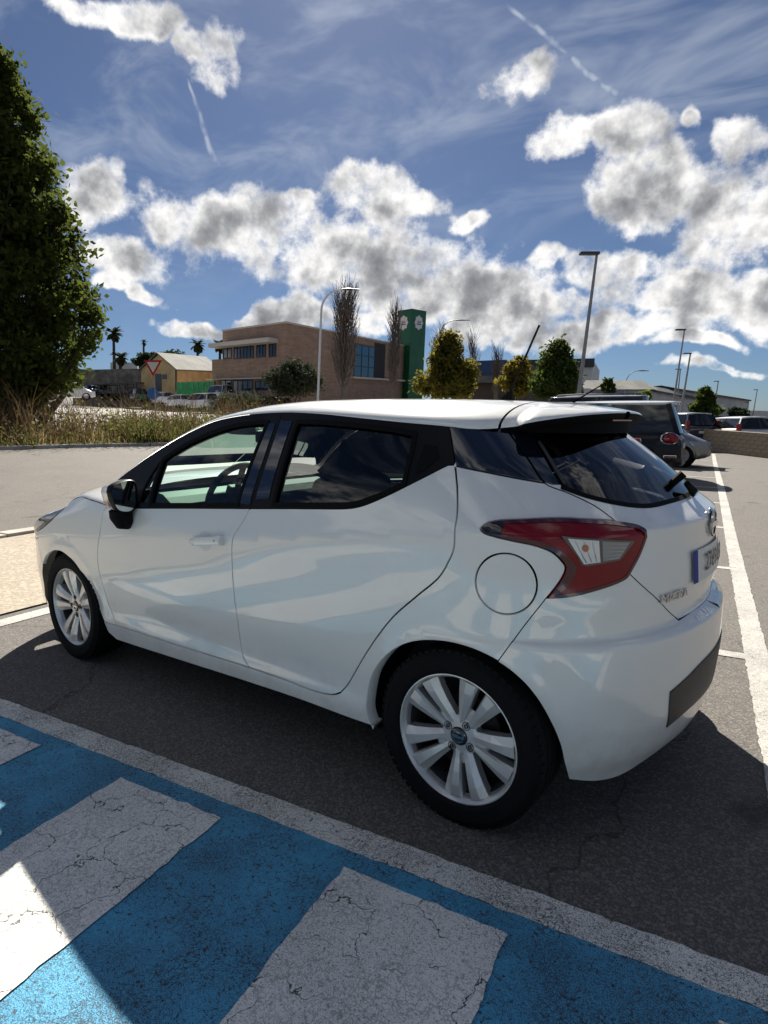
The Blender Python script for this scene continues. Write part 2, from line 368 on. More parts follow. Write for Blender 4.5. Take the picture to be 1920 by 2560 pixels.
CV = {
 'belt': [(-2.0034,0.9518),(-1.8017,0.9384),(-1.3752,0.9722),(-0.9985,1.0011),(-0.7835,1.0193),(-0.6167,1.0327),(-0.4714,1.0454),(-0.4154,1.0560),(-0.3640,1.0744),(-0.2758,1.1160),(-0.1718,1.1728),(-0.1273,1.2007),(-0.1061,1.2133),(-0.0828,1.2149)],
 'rail': [(-2.1000,1.0230),(-2.0479,1.0542),(-1.9547,1.1217),(-1.8398,1.1966),(-1.7178,1.2614),(-1.5903,1.3160),(-1.4485,1.3606),(-1.2597,1.3872),(-1.0083,1.3978),(-0.7858,1.3903),(-0.5336,1.3705),(-0.3231,1.3530),(-0.1695,1.3406),(-0.1269,1.3353),(-0.0785,1.3316),(-0.0243,1.3335),(0.0397,1.3404)],
 'fglass': [(-1.6929,0.9684),(-1.7155,1.1721),(-1.6694,1.2034),(-1.5892,1.2438),(-1.4418,1.2976),(-1.2828,1.3337),(-1.1443,1.3469),(-1.0847,1.3484),(-1.0868,1.0139)],
 'fquarter': [(-1.7847,0.9680),(-1.7926,1.0158),(-1.7773,1.0851),(-1.7479,1.1589),(-1.7365,1.1714),(-1.7227,0.9726)],
 'rglass': [(-0.8782,1.3507),(-0.7110,1.3466),(-0.5164,1.3336),(-0.3703,1.3204),(-0.2848,1.3075),(-0.2690,1.2462),(-0.2520,1.1482),(-0.3102,1.1179),(-0.3895,1.0862),(-0.4283,1.0726),(-0.4773,1.0634),(-0.8568,1.0336)],
 'rhandle': [(-0.2324,1.2814),(-0.1715,1.2746),(-0.1445,1.2342),(-0.1846,1.1873),(-0.2189,1.1755)],
 'bseam': [(-1.0073,1.3963),(-0.9860,1.1981),(-0.9879,1.0020)],
 'cpost': [(-0.1683,1.3325),(-0.0828,1.2149)],
 'dF': [(-2.0584,0.9290),(-2.0976,0.8975),(-2.1105,0.8136),(-2.1484,0.7111),(-2.1684,0.5981),(-2.1551,0.4878),(-2.1258,0.3883),(-2.0608,0.2881)],
 'dBot': [(-2.0608,0.2881),(-1.5443,0.2942),(-1.0219,0.3062),(-0.7974,0.3061),(-0.6260,0.3023),(-0.5463,0.3120),(-0.5095,0.3290)],
 'dM': [(-0.9872,1.0000),(-1.0266,0.9419),(-1.0670,0.8793),(-1.0808,0.7725),(-1.0834,0.6608),(-1.0780,0.5093),(-1.0682,0.3537),(-1.0219,0.3062)],
 'dR': [(-0.0828,1.2149),(-0.0371,1.1310),(-0.0084,1.0490),(-0.0046,0.9625),(-0.0228,0.9150),(-0.0558,0.8591),(-0.1406,0.7823),(-0.2382,0.6934),(-0.3082,0.6109),(-0.3855,0.5042),(-0.4506,0.4050),(-0.4827,0.3592),(-0.5095,0.3290)],
 'sillbot': [(-2.0841,0.1932),(-1.8882,0.2012),(-1.4932,0.2158),(-1.0746,0.2311),(-0.7223,0.2393),(-0.4554,0.2370),(-0.3523,0.2392)],
 'archR': [(-0.3555,0.2310),(-0.3700,0.2714),(-0.3751,0.3435),(-0.3516,0.4326),(-0.3039,0.5080),(-0.2347,0.5725),(-0.1558,0.6157),(-0.0724,0.6381),(0.0147,0.6457),(0.0944,0.6361),(0.1677,0.6079),(0.2230,0.5664),(0.2636,0.5167),(0.3045,0.4404),(0.3415,0.3431),(0.3697,0.2133)],
 'archF': [(-2.9400,0.2100),(-2.9795,0.2681),(-3.0204,0.3377),(-2.9527,0.4131),(-2.8664,0.4994),(-2.7883,0.5541),(-2.6987,0.6042),(-2.6379,0.6240),(-2.5688,0.6284),(-2.5010,0.6123),(-2.4287,0.5836),(-2.3667,0.5333),(-2.3173,0.4712),(-2.2707,0.3989),(-2.2226,0.3360),(-2.1816,0.2834),(-2.1676,0.2251)],
 'bumpbot': [(0.3697,0.2133),(0.4613,0.1882),(0.5418,0.1805),(0.6087,0.1861),(0.6926,0.2062),(0.8497,0.2353),(1.1088,0.2377)],
 'cpanlow': [(-0.0832,1.2118),(-0.0161,1.2014),(0.0615,1.1895),(0.1437,1.1764),(0.2280,1.1642)],
 'hatchseam': [(-0.0158,1.3938),(0.0397,1.3404),(0.1136,1.2745),(0.1757,1.2172),(0.2345,1.1642),(0.3266,1.1338),(0.4339,1.0939),(0.5131,1.0501)],
 'hatchlow': [(0.5574,0.8942),(0.6167,0.8486),(0.5987,0.8640),(0.6935,0.7954),(0.8552,0.6841)],
 'bumpseam': [(0.2800,0.8229),(0.2139,0.7240),(0.1457,0.6112)],
 'lamp': [(0.0798,1.0298),(0.0890,1.0439),(0.1163,1.0544),(0.1951,1.0615),(0.2989,1.0655),(0.3963,1.0604),(0.5131,1.0501),(0.5994,1.0360),(0.6304,1.0229),(0.6358,0.9997),(0.6087,0.9452),(0.5745,0.9038),(0.5517,0.8777),(0.5298,0.8683),(0.4365,0.8472),(0.3486,0.8309),(0.2832,0.8268),(0.3090,0.8624),(0.3297,0.8961),(0.3371,0.9235),(0.3224,0.9456),(0.2941,0.9705),(0.2451,0.9892),(0.1810,1.0006),(0.1265,1.0102),(0.0924,1.0188)],
 'lampwhite': [(0.3194,1.0184),(0.5599,0.9947),(0.5561,0.9837),(0.5078,0.9372),(0.4036,0.9271),(0.3856,0.9305),(0.3672,0.9613)],
 'lampclear': [(0.3566,1.0123),(0.5368,0.9964),(0.5257,0.9860),(0.4903,0.9468),(0.4034,0.9353),(0.3943,0.9384)],
 'lampblack': [(0.1560,1.0578),(0.1484,1.0072)],
 'fuel': [(0.2541,0.8726),(0.2299,0.8034),(0.1664,0.7688),(0.0997,0.7894),(0.0699,0.8556),(0.0965,0.9280),(0.1611,0.9618),(0.2254,0.9378)],
 'rearglass': [(0.1829,1.2859),(0.2378,1.2221),(0.2962,1.1563),(0.3994,1.1276),(0.5602,1.0981),(0.6845,1.0865),(0.8518,1.0889),(1.0752,1.0959)],
 'plate': [(0.8626,0.9023),(0.8902,0.9173),(0.9376,0.8064),(0.9111,0.8044),(1.1588,0.9444),(1.1917,0.8333)],
 'badge': [(0.7552,0.7686),(0.8973,0.7842),(0.8877,0.7995),(0.7493,0.7899)],
 'emblem': [(1.2021,1.0292),(1.1783,0.9555),(1.2712,0.9857),(1.1440,1.0010)],
 'diff': [(0.7758,0.4732),(0.7887,0.3319),(0.8888,0.3621),(0.9834,0.4033),(0.9415,0.4899),(1.1296,0.5145)],
 'fendertop': [(-2.5309,0.8759),(-2.4572,0.9495),(-2.3731,0.9616),(-2.1916,0.9375),(-2.0655,0.9259)],
 'headlamp': [(-2.8105,0.7382),(-2.7337,0.7965),(-2.5309,0.8759),(-2.6379,0.8068)],
 'sillfront': [(-2.1681,0.2764),(-2.1461,0.2205)],
}
def spl(pts, h=.02):                         # smooth curve through points (centripetal Catmull-Rom)
    P = [np.array(p, float) for p in pts]
    if len(P) == 2:
        n = max(1, int(np.linalg.norm(P[1]-P[0])/h)); return [tuple(P[0]+(P[1]-P[0])*i/n) for i in range(n+1)]
    P = [2*P[0]-P[1]]+P+[2*P[-1]-P[-2]]; out = []
    for i in range(1, len(P)-2):
        p0, p1, p2, p3 = P[i-1:i+3]
        t = [0.]
        for a, b in ((p0, p1), (p1, p2), (p2, p3)): t.append(t[-1]+max(1e-4, np.linalg.norm(b-a))**.5)
        n = max(1, int(np.ceil(np.linalg.norm(p2-p1)/h)))
        for k in range(n):
            u = t[1]+(t[2]-t[1])*k/n
            a1 = (t[1]-u)/(t[1]-t[0])*p0+(u-t[0])/(t[1]-t[0])*p1; a2 = (t[2]-u)/(t[2]-t[1])*p1+(u-t[1])/(t[2]-t[1])*p2
            a3 = (t[3]-u)/(t[3]-t[2])*p2+(u-t[2])/(t[3]-t[2])*p3
            b1 = (t[2]-u)/(t[2]-t[0])*a1+(u-t[0])/(t[2]-t[0])*a2; b2 = (t[3]-u)/(t[3]-t[1])*a2+(u-t[1])/(t[3]-t[1])*a3
            out.append(tuple((t[2]-u)/(t[2]-t[1])*b1+(u-t[1])/(t[2]-t[1])*b2))
    out.append(tuple(P[-2])); return out
def chain(*cs):
    o = []
    for c in cs:
        for q in c:
            if not o or math.dist(o[-1], q) > 1.5e-3: o.append(tuple(q))
    if math.dist(o[0], o[-1]) < 1.5e-3: o.pop()
    return o
def area(P): return .5*sum(P[i-1][0]*P[i][1]-P[i][0]*P[i-1][1] for i in range(len(P)))
def inset(P, g):
    P = [np.array(q) for q in (P if area(P) > 0 else P[::-1])]; n = len(P); out = []
    for i in range(n):
        a = P[i]-P[i-1]; b = P[(i+1) % n]-P[i]; a = a/np.linalg.norm(a); b = b/np.linalg.norm(b)
        na = np.array((-a[1], a[0])); nb = np.array((-b[1], b[0])); m_ = na+nb; d = m_@m_
        m_ = m_*(2/max(d, .6)); out.append(tuple(P[i]+m_*g))
    return out
def inpoly(P, X):
    P = np.array(P); X = np.atleast_2d(X); c = np.zeros(len(X), bool); j = len(P)-1
    for i in range(len(P)):
        xi, yi = P[i]; xj, yj = P[j]
        if yi != yj:
            k = ((yi > X[:, 1]) != (yj > X[:, 1])) & (X[:, 0] < (xj-xi)*(X[:, 1]-yi)/(yj-yi)+xi); c ^= k
        j = i
    return c
def dens(P, h):
    o = []
    for i in range(len(P)):
        a = np.array(P[i]); b = np.array(P[(i+1) % len(P)]); n = max(1, int(np.ceil(np.linalg.norm(b-a)/h)))
        o += [tuple(a+(b-a)*k/n) for k in range(n)]
    return o
def uc(z): return float(XR(z))-RX0+LR          # parameter of the car's centre line at the tail
def panel(name, poly, mat, parent, off=0., holes=(), gap=.0033, h=.028, skirt=.025, mirror='copy', label=None):
    """One body panel: an outline on the car's skin, triangulated, lifted on to the curved skin and given an edge."""
    P = dens(inset(poly, gap), h*.7); H = [dens(inset(q, -gap), h*.6) for q in holes]
    loops = [P]+[q[::-1] for q in H]
    pts = [q for L in loops for q in L]; edges = []; n0 = 0
    for L in loops:
        edges += [(n0+i, n0+(i+1) % len(L)) for i in range(len(L))]; n0 += len(L)
    A = np.array(pts); lo, hi = A.min(0), A.max(0)
    gx, gy = np.meshgrid(np.arange(lo[0], hi[0], h), np.arange(lo[1], hi[1], h)); gx = gx+(np.arange(gx.shape[0]) % 2)[:, None]*h*.5
    Gp = np.stack([gx.ravel(), gy.ravel()], 1); k = inpoly(P, Gp)
    for q in H: k &= ~inpoly(q, Gp)
    Gp = Gp[k]
    if len(Gp):
        dd = np.min(((Gp[:, None, :]-A[None])**2).sum(-1), 1)**.5; Gp = Gp[dd > h*.45]
    allp = [Vector(q) for q in pts]+[Vector(q) for q in Gp]
    v2, _, f2, ov, _, _ = delaunay_2d_cdt(allp, edges, [], 0, 1e-6)
    v2 = np.array([tuple(v) for v in v2]); cen = np.array([v2[list(f)].mean(0) for f in f2]); k = inpoly(P, cen)
    for q in H: k &= ~inpoly(q, cen)
    F = [tuple(f) for f, kk in zip(f2, k) if kk]
    n = SN(v2[:, 0], v2[:, 1]); V = SF(v2[:, 0], v2[:, 1])+n*off
    F2 = []
    for f in F:
        a, b, c = V[list(f)]; F2.append(f if np.dot(np.cross(b-a, c-a), n[f[0]]) > 0 else f[::-1])
    V = list(V); Nn = list(n); F = F2
    if skirt:
        for L in loops:
            B = len(V); q = np.array(L); s3 = SF(q[:, 0], q[:, 1]); nn = SN(q[:, 0], q[:, 1])
            t = np.roll(s3, -1, 0)-np.roll(s3, 1, 0); o = np.cross(t, nn); o /= np.linalg.norm(o, axis=1, keepdims=True)+1e-9
            rr = nn*.5+o; rr /= np.linalg.norm(rr, axis=1, keepdims=True)
            V += list(s3+nn*off)+list(s3+nn*(off-skirt)); Nn += list(rr)+list(o); m_ = len(L)
            F += [(B+i, B+m_+i, B+m_+(i+1) % m_, B+(i+1) % m_) for i in range(m_)]
    if mirror == 'join':
        B = len(V); V += [v*np.array((1, -1, 1)) for v in V[:B]]; Nn += [v*np.array((1, -1, 1)) for v in Nn[:B]]
        F += [tuple(i+B for i in f)[::-1] for f in F[:]]
    o = mesh(name, V, F, mat, parent, True, Nn)
    if label: o['label'] = label
    if mirror == 'copy':
        c = o.copy(); col.objects.link(c); c.parent = parent; c.scale = (1, -1, 1)
    return o
def skin(u, z, off=0.): return SF(u, z)+SN(u, z)*off

def build_wheel(car, loc, steer=0., flip=False, spin=0.):
    w = empty('wheel', loc, (math.pi if flip else 0)+steer, parent=car)
    tp = [(.206,-.070),(.216,-.088),(.228,-.097),(.236,-.1005),(.238,-.1025),(.242,-.1025),(.245,-.1025),(.262,-.105),(.2755,-.1035),(.277,-.1045),(.280,-.1035),(.282,-.1015),(.294,-.095),(.3025,-.084),(.3065,-.072)]
    for g in (-.05, -.018, .018, .05): tp += [(.308, g-.006), (.301, g-.004), (.301, g+.004), (.308, g+.006)]
    tp += [(.3065,.072),(.3025,.084),(.294,.095),(.262,.105),(.228,.097),(.206,.070)]
    MB().lathe(tp, 72).build('tyre', M['tyre'], w, True, 40)
    sh = MB()
    for k in range(64):                      # shoulder sipes of the tread
        a = k*2*math.pi/64
        for s_ in (-1, 1): sh.box((.3015*math.cos(a), s_*.082, .3015*math.sin(a)), (.0045, .011, .0105), [[math.cos(a),0,-math.sin(a)],[0,1,0],[math.sin(a),0,math.cos(a)]])
    tag(sh.build('tread_block', M['tyre'], w), kind='stuff')
    MB().lathe([(.2055,-.066),(.214,-.088),(.2205,-.0955),(.2240,-.0950),(.2255,-.089),(.2185,-.086),(.2110,-.082),(.2045,-.066),(.2035,-.056)], 72).build('rim', M['alloy'], w, True, 30)
    MB().lathe([(.203,-.058),(.196,-.045),(.190,-.01),(.186,.03),(.150,.045),(.0,.05)], 40).build('barrel', M['wheel_shade'], w, True)
    MB().lathe([(.0,.012),(.125,.012),(.128,.004),(.125,-.004),(.075,-.006),(.07,-.03),(.0,-.03)], 48).build('brake_disc', M['iron'], w, True, 30)
    for k in range(5):
        a0 = R(65+72*k)+spin
        for s_ in (-1, 1):
            secs = []
            for r_, am, wi, wo, dp in ((.040, .36, .013, .017, .066), (.078, .275, .0135, .0195, .0705), (.092, .262, .0165, .0215, .0735), (.125, .243, .0205, .0262, .080), (.170, .236, .0275, .0325, .086), (.209, .236, .0345, .0385, .0865)):
                a = a0+s_*am; rad = np.array((math.cos(a), 0, math.sin(a))); tan = np.array((-math.sin(a), 0, math.cos(a)))*s_; c = rad*r_
                secs.append([c-tan*wi+np.array((0, -(dp-.040), 0)), c-tan*wi+np.array((0, -(dp-.010), 0)), c-tan*(wi*.80)+np.array((0, -(dp-.001), 0)), c+tan*(wo*.22)+np.array((0, -dp, 0)),
                             c+tan*wo+np.array((0, -(dp-.012), 0)), c+tan*wo*1.02+np.array((0, -(dp-.042), 0))])
            k6 = 6; V = [v for s2 in secs for v in s2]; F = [(i*k6+j, i*k6+j+1, i*k6+k6+j+1, i*k6+k6+j) for i in range(len(secs)-1) for j in range(k6-1)]
            F.append(tuple((len(secs)-1)*k6+j for j in range(k6)))
            if s_ > 0: F = [f[::-1] for f in F]
            mesh('spoke', V, F, M['alloy'], w)
        # shallow web at the foot of each spoke pair
        V = []; 
        for r_, am, dp in ((.03, .55, .060), (.098, .20, .060), (.108, .10, .050)):
            for s_ in (-1, 1): V.append((r_*math.cos(a0+s_*am), -dp, r_*math.sin(a0+s_*am)))
        mesh('spoke_web', V, [(0, 2, 3, 1), (2, 4, 5, 3)], M['alloy'], w)
    MB().lathe([(.073,-.03),(.070,-.058),(.060,-.066),(.033,-.068),(.030,-.062),(.0,-.062)], 40).build('hub', M['alloy'], w, True, 25)
    MB().lathe([(.0315,-.058),(.030,-.070),(.024,-.073),(.0,-.0735)], 32).build('centre_cap', M['black_gloss'], w, True, 30)
    e = MB().lathe([(.0185,-.0735),(.0185,-.0752),(.0215,-.0752),(.0215,-.0735)], 32, closed=True); e.box((0, -.0748, 0), (.0235, .0012, .0042))
    e.build('emblem', M['chrome'], w)
    for k in range(4):
        a = R(58+90*k)+spin; c = (.050*math.cos(a), 0, .050*math.sin(a))
        MB().lathe([(.0145,-.055),(.0145,-.0695),(.0128,-.0705),(.0125,-.064),(.0085,-.064),(.0075,-.070),(.004,-.0705),(.004,-.066),(.0,-.066)], 16, c=c).build('lug_bolt', M['lug'], w, True, 30)
    MB().tube([(.165*math.cos(4.35), -.05, .165*math.sin(4.35)), (.15*math.cos(4.35), -.085, .15*math.sin(4.35))], .004, 8).build('valve', M['rubber'], w)
    return w

def build_hatchback():
    car = empty('hatchback_car', (-1.26, 0, 0), 0, 'white five-door hatchback parked in the nearest bay beside the blue and white hatching', 'car')
    g = bpy.data.objects.new('tmp', None)
    c = {k: v for k, v in CV.items()}
    Wp, Bf, Bg = M['white_paint'], M['black_frame'], M['black_gloss']
    belt = spl(c['belt'][1:-1]); i_b = min(range(len(belt)), key=lambda i: abs(belt[i][0]+.9923))
    bx, bz = belt[i_b]
    rail = spl(c['rail']); dF = spl(c['dF']); dM = spl([(bx, bz)]+c['dM'][1:]); dR = spl(c['dR']); dB = spl(c['dBot']); archR = spl(c['archR'])
    jb = min(range(len(dB)), key=lambda i: abs(dB[i][0]-c['dM'][-1][0]))
    apex = c['dR'][0]
    lowfront = spl([(-2.0584, .929), (-1.93, .932), (-1.8017, .9384)])
    # --- side panels
    fd = panel('front_door', chain(dF, dB[:jb+1], dM[::-1], belt[:i_b+1][::-1], lowfront[::-1]), Wp, car)
    rd = panel('rear_door', chain(dM, dB[jb:], dR[::-1], belt[i_b:][::-1]), Wp, car)
    lampU = c['lamp']; lamp = spl(lampU[:9], .012)+spl(lampU[9:17], .012)+spl(lampU[16:]+[lampU[0]], .012)
    lamp = chain(lamp)
    i_top = min(range(len(lamp)), key=lambda i: math.dist(lamp[i], c['hatchseam'][-1])); i_bot = min(range(len(lamp)), key=lambda i: math.dist(lamp[i], lampU[16])); i_hl = min(range(len(lamp)), key=lambda i: math.dist(lamp[i], lampU[12]))
    low_lamp = lamp[i_bot:]+lamp[:1]
    hseam = spl(c['hatchseam'][1:]); ih = min(range(len(hseam)), key=lambda i: math.dist(hseam[i], c['cpanlow'][-1]))
    ja = min(range(len(archR)), key=lambda i: math.dist(archR[i], (.150, .612)))
    bseam = spl([lampU[16], c['bumpseam'][1], archR[ja]])
    sill = spl(c['sillbot'][1:]); fuel_c = np.mean(c['fuel'], 0); fr_ = np.array([.0925, .0955])
    fuel = [tuple(fuel_c+fr_*np.array((math.cos(a), math.sin(a)))) for a in np.linspace(0, 2*math.pi, 49)[:-1]]
    qp = chain([(-2.1816, .2834), (-2.11, .2845)], dB, dR[::-1], spl(c['cpanlow']), hseam[ih:], lamp[:i_top+1][::-1], low_lamp[::-1], bseam, archR[:ja+1][::-1], sill[::-1], [(-2.10, .195), (-2.165, .222)])
    panel('quarter_panel', qp, Wp, car, holes=[fuel], skirt=.05)
    fcap = panel('fuel_flap', fuel, Wp, car, mirror=None, h=.02)
    def seal(nm, pts, parent=car, copy=True, r_=.006, off=-.016):  # black strip added behind the panel gaps to stand for their shade
        o = MB().tube([skin(q[0], q[1], off) for q in pts], r_, 6).build(nm, M['rubber'], parent, True)
        if copy: k_ = o.copy(); col.objects.link(k_); k_.parent = parent; k_.scale = (1, -1, 1)
    for q in (dF, dB, dM, dR, bseam, hseam): seal('door_gap_shade', q)
    seal('fuel_flap_gap_shade', fuel+fuel[:1], car, False)
    seal('tailgate_gap_shade', spl([(.5574, .8942), (.6167, .8486), (.6935, .7954), (.78, .735), (.8552, .691)]), car, True, .005, -.004)
    # --- front wing and bumper
    AF = [(-2.90, .205), (-2.912, .30), (-2.90, .40), (-2.856, .50), (-2.785, .565)]+c['archF'][6:]
    af = spl(AF)
    k0 = min(range(len(af)), key=lambda i: abs(af[i][0]+2.86))
    ftop = [(-2.53, .878), (-2.4572, .928), (-2.3731, .9500), (-2.1916, .9425), (-2.0584, .929)]
    hl_low = [(-2.53, .872), (-2.64, .806), (-2.80, .732), (-3.02, .672), (-3.35, .632)]
    hl_top = [(-2.53, .878), (-2.70, .832), (-2.86, .785), (-3.10, .735), (-3.35, .705)]
    panel('front_wing', chain(spl(ftop), dF, [(-2.06, .286), (-2.11, .2845), (-2.1816, .2834)], af[k0:][::-1], [(-2.90, .70)], spl(hl_low)[::-1][10:]) if False else
          chain(spl(ftop), dF, [(-2.11, .2845), (-2.1816, .2834)], af[k0:][::-1], [(-2.905, .703)], spl([(-2.88, .708), (-2.80, .732), (-2.64, .806), (-2.53, .872)])), Wp, car, skirt=.02)
    fcen = [(float(XF(z))+FX0-LF, z) for z in np.linspace(.63, .22, 12)]
    panel('front_bumper', chain([(-2.905, .703)], af[:k0+1][::-1], [(-2.93, .19), (-3.2, .18)], [(fcen[-1][0], .20)], fcen[::-1], [(-3.6, .628), (-3.35, .632), (-3.02, .672)]), Wp, car, mirror='join', skirt=.0, gap=.0, h=.05)
    hlm = panel('headlamp', chain(spl(hl_low), [(-3.35, .705)], spl(hl_top)[::-1]), M['lamp_smoke'], car, off=.002, skirt=.01)
    panel('headlamp_eye', [(-2.74, .785), (-2.80, .752), (-3.0, .695), (-3.05, .725), (-2.86, .775)], M['lamp_clear'], hlm, off=.006, skirt=.004, mirror=None)
    # --- tail lamp
    lm = panel('tail_lamp', lamp, M['red_lens'], car, off=.004, skirt=.02, gap=.003)
    panel('lamp_rim', lamp, M['red_dark'], lm, off=.0055, holes=[inset(lamp, .016)], skirt=.0, gap=.003, mirror=None, h=.016)
    tip = chain([q for q in lamp if q[0] < .146])
    tip = chain(spl([(.150, 1.056), (.118, 1.050), (.092, 1.040), (.083, 1.030), (.092, 1.0195), (.128, 1.0105), (.146, 1.0055)]))
    panel('lamp_tip', tip, Bg, lm, off=.0075, skirt=.004, mirror=None, h=.02)
    panel('lamp_shadow_edge', chain(spl([(.20, .9985), (.245, .988), (.295, .969), (.322, .945), (.336, .9235), (.329, .896), (.309, .8624), (.288, .831)]), spl([(.305, .833), (.345, .862), (.366, .896), (.372, .925), (.350, .952), (.310, .983), (.25, 1.008), (.205, 1.010)])), M['red_dark'], lm, off=.0062, skirt=.002, mirror=None, h=.02)
    cw_ = np.mean(c['lampwhite'], 0); c['lampwhite'] = [tuple(cw_+(np.array(q)-cw_)*1.10+np.array((.004, -.001))) for q in c['lampwhite']]
    lw = panel('reversing_lamp', c['lampwhite'], M['lamp_smoke'], lm, off=.008, skirt=.006, mirror=None, h=.02)
    lc = np.array(c['lampclear'])
    def lerp2(a, b, t): return tuple(np.array(a)*(1-t)+np.array(b)*t)
    tl, tr_, br, bl = [tuple(cw_+(np.array(q)-cw_)*1.12+np.array((.004, -.001))) for q in ((.333, 1.0150), (.552, .9935), (.504, .9395), (.391, .9295))]
    def quadp(t0, t1, v0, v1):
        f = lambda t, v: lerp2(lerp2(bl, br, t), lerp2(tl, tr_, t), v); return [f(t0, v0), f(t1, v0), f(t1, v1), f(t0, v1)]
    panel('lamp_reflector', quadp(.02, .47, .04, .96), M['lamp_clear'], lm, off=.0095, skirt=.002, mirror=None, h=.02)
    panel('lamp_reflector', quadp(.49, .97, .06, .95), M['lamp_grey'], lm, off=.0095, skirt=.002, mirror=None, h=.02)
    for k in range(5): panel('lamp_rib', quadp(.52, .93, .12+.165*k, .20+.165*k), M['lamp_clear'], lm, off=.0115, skirt=.002, mirror=None, h=.03)
    for k in range(3): panel('lamp_flute', quadp(.10+.12*k, .13+.12*k, .08, .92), M['lamp_grey'], lm, off=.0105, skirt=.001, mirror=None, h=.03)
    panel('indicator_bulb', [(.392+.0125*math.cos(a), .982+.014*math.sin(a)) for a in np.linspace(0, 6.283, 17)[:-1]], M['amber'], lm, off=.0145, skirt=.003, mirror=None, h=.01)
    for q in list(lm.children):
        cc = q.copy(); col.objects.link(cc)
        other = [o for o in car.children if o.data == lm.data and o != lm][0]; cc.parent = other
    # --- tail
    ledz = .691
    bump = chain(bseam, archR[ja:], spl(c['bumpbot'][:-1]+[(uc(.25), .25)]), [(uc(z), z) for z in np.linspace(.25, .6905, 20)], [(.98, .6905), (.8552, .688)], [(.78, .735), (.6935, .7954), (.6167, .8486), (.5574, .8942)], lamp[i_hl:i_bot+1])
    dif = chain([(.7758, .4732), (.7887, .3319)], spl([(.80, .335), (.8888, .352), (1.0, .362), (uc(.365), .365)]), [(uc(.53), .53)], spl([(uc(.53)-.01, .53), (1.0, .520), (.88, .497), (.7758, .4732)]))
    bm = panel('rear_bumper', bump, Wp, car, mirror='join', skirt=.0, gap=.0, h=.014)
    dfz = panel('diffuser_insert', dif, M['plastic'], car, mirror='join', off=.004, skirt=.012, gap=0)
    gl_low = spl(c['rearglass'][2:7]+[(uc(1.0925), 1.0925)])
    tg = chain(hseam[ih:], lamp[i_top:i_hl+1], [(.5574, .8942), (.6167, .8486), (.6935, .7954), (.78, .735), (.8552, .6905)], [(uc(.692), .692)], [(uc(z), z) for z in np.linspace(.72, 1.0925, 14)], gl_low[::-1], [(.262, 1.157)])
    tail = panel('tailgate', tg, Wp, car, mirror='join', skirt=.0, gap=.0, h=.014)
    hp = chain(hseam[:ih+1], [(.262, 1.157), (.296, 1.156)], spl([c['rearglass'][2], c['rearglass'][1], c['rearglass'][0], (.150, 1.325)]), [(.06, 1.345)])
    panel('hatch_pillar', hp, Bg, car, gap=.004)
    rg = chain(spl([(.150, 1.325), c['rearglass'][0], c['rearglass'][1], c['rearglass'][2]]), gl_low, [(uc(z), z) for z in np.linspace(1.10, 1.355, 10)], [(.5, 1.35), (.25, 1.335)])
    panel('rear_window', rg, M['glass_hatch'], car, mirror='join', off=-.004, skirt=0, gap=0)
    e1 = [np.array(q) for q in spl([c['rearglass'][0], c['rearglass'][1], c['rearglass'][2]])]
    MB().tube([skin(q[0]+.012, q[1], .004) for q in e1], .0055, 8).build('window_trim', M['chrome'] if False else M['plastic'], car, True)
    sealp = chain(gl_low, [(q[0], q[1]-.012) for q in gl_low[::-1]])
    panel('window_seal', sealp, M['rubber'], car, mirror='join', off=.002, skirt=.004, gap=0)
    # --- greenhouse: frames and glass
    fg, fq, rgz = spl(c['fglass'][1:8]), c['fquarter'], spl(c['rglass'][:5])
    fgp = chain([c['fglass'][0]], fg, [c['fglass'][8]])
    fqp = chain([(-1.800, .968)], spl([(-1.7960, 1.0158), (-1.7773, 1.0851), (-1.7479, 1.1589), (-1.7395, 1.1714)]), [(-1.7270, .9726)])
    rgp = chain(rgz, spl(c['rglass'][4:7]), spl(c['rglass'][6:11]), [c['rglass'][11]])
    ibr = min(range(len(rail)), key=lambda i: abs(rail[i][0]-c['bseam'][0][0])); icr = min(range(len(rail)), key=lambda i: abs(rail[i][0]-c['cpost'][0][0]))
    bs = spl([rail[ibr], c['bseam'][1], (bx, bz)])
    cp = spl([rail[icr], apex])
    panel('front_window_frame', chain([(-2.0584, .929), (-2.10, 1.022)], rail[:ibr+1], bs, belt[:i_b+1][::-1], lowfront[::-1]), Bf, car, holes=[fgp, fqp], skirt=.03, gap=.0015, h=.02)
    panel('rear_window_frame', chain(bs[::-1], rail[ibr:icr+1], cp, belt[i_b:][::-1]), Bf, car, holes=[rgp], skirt=.03, gap=.0015, h=.02)
    panel('c_pillar_cover', chain(cp[::-1], rail[icr:], hseam[:ih+1], spl(c['cpanlow'])[::-1]), Bg, car, gap=.0025)
    panel('front_side_window', inset(fgp, -.008), M['glass_front'], car, off=-.008, skirt=0)
    panel('quarter_light', inset(fqp, -.008), M['glass_front'], car, off=-.008, skirt=0)
    panel('rear_side_window', inset(rgp, -.008), M['glass_rear'], car, off=-.008, skirt=0)
    panel('door_post_cover', chain([(-1.066, 1.352), (-1.018, 1.352)], [(-1.006, 1.20), (-1.003, 1.012)], [(-1.072, 1.012)]), Bg, fd, off=.003, skirt=.003, mirror=None)
    panel('door_post_cover', chain([(-.995, 1.365), (-.915, 1.362)], [(-.905, 1.20), (-.893, 1.045)], [(-.978, 1.035), (-.983, 1.2)]), Bg, rd, off=.003, skirt=.003, mirror=None)
    hd = panel('rear_door_handle_recess', c['rhandle'], M['rubber'], rd, off=.002, skirt=.002, mirror=None)
    for gq, nm in ((fgp, 'window_rubber'), (rgp, 'window_rubber')):
        panel(nm, inset(gq, -.014), M['rubber'], fd if gq is fgp else rd, off=.004, holes=[inset(gq, .002)], skirt=.006, gap=0, mirror=None, h=.02)
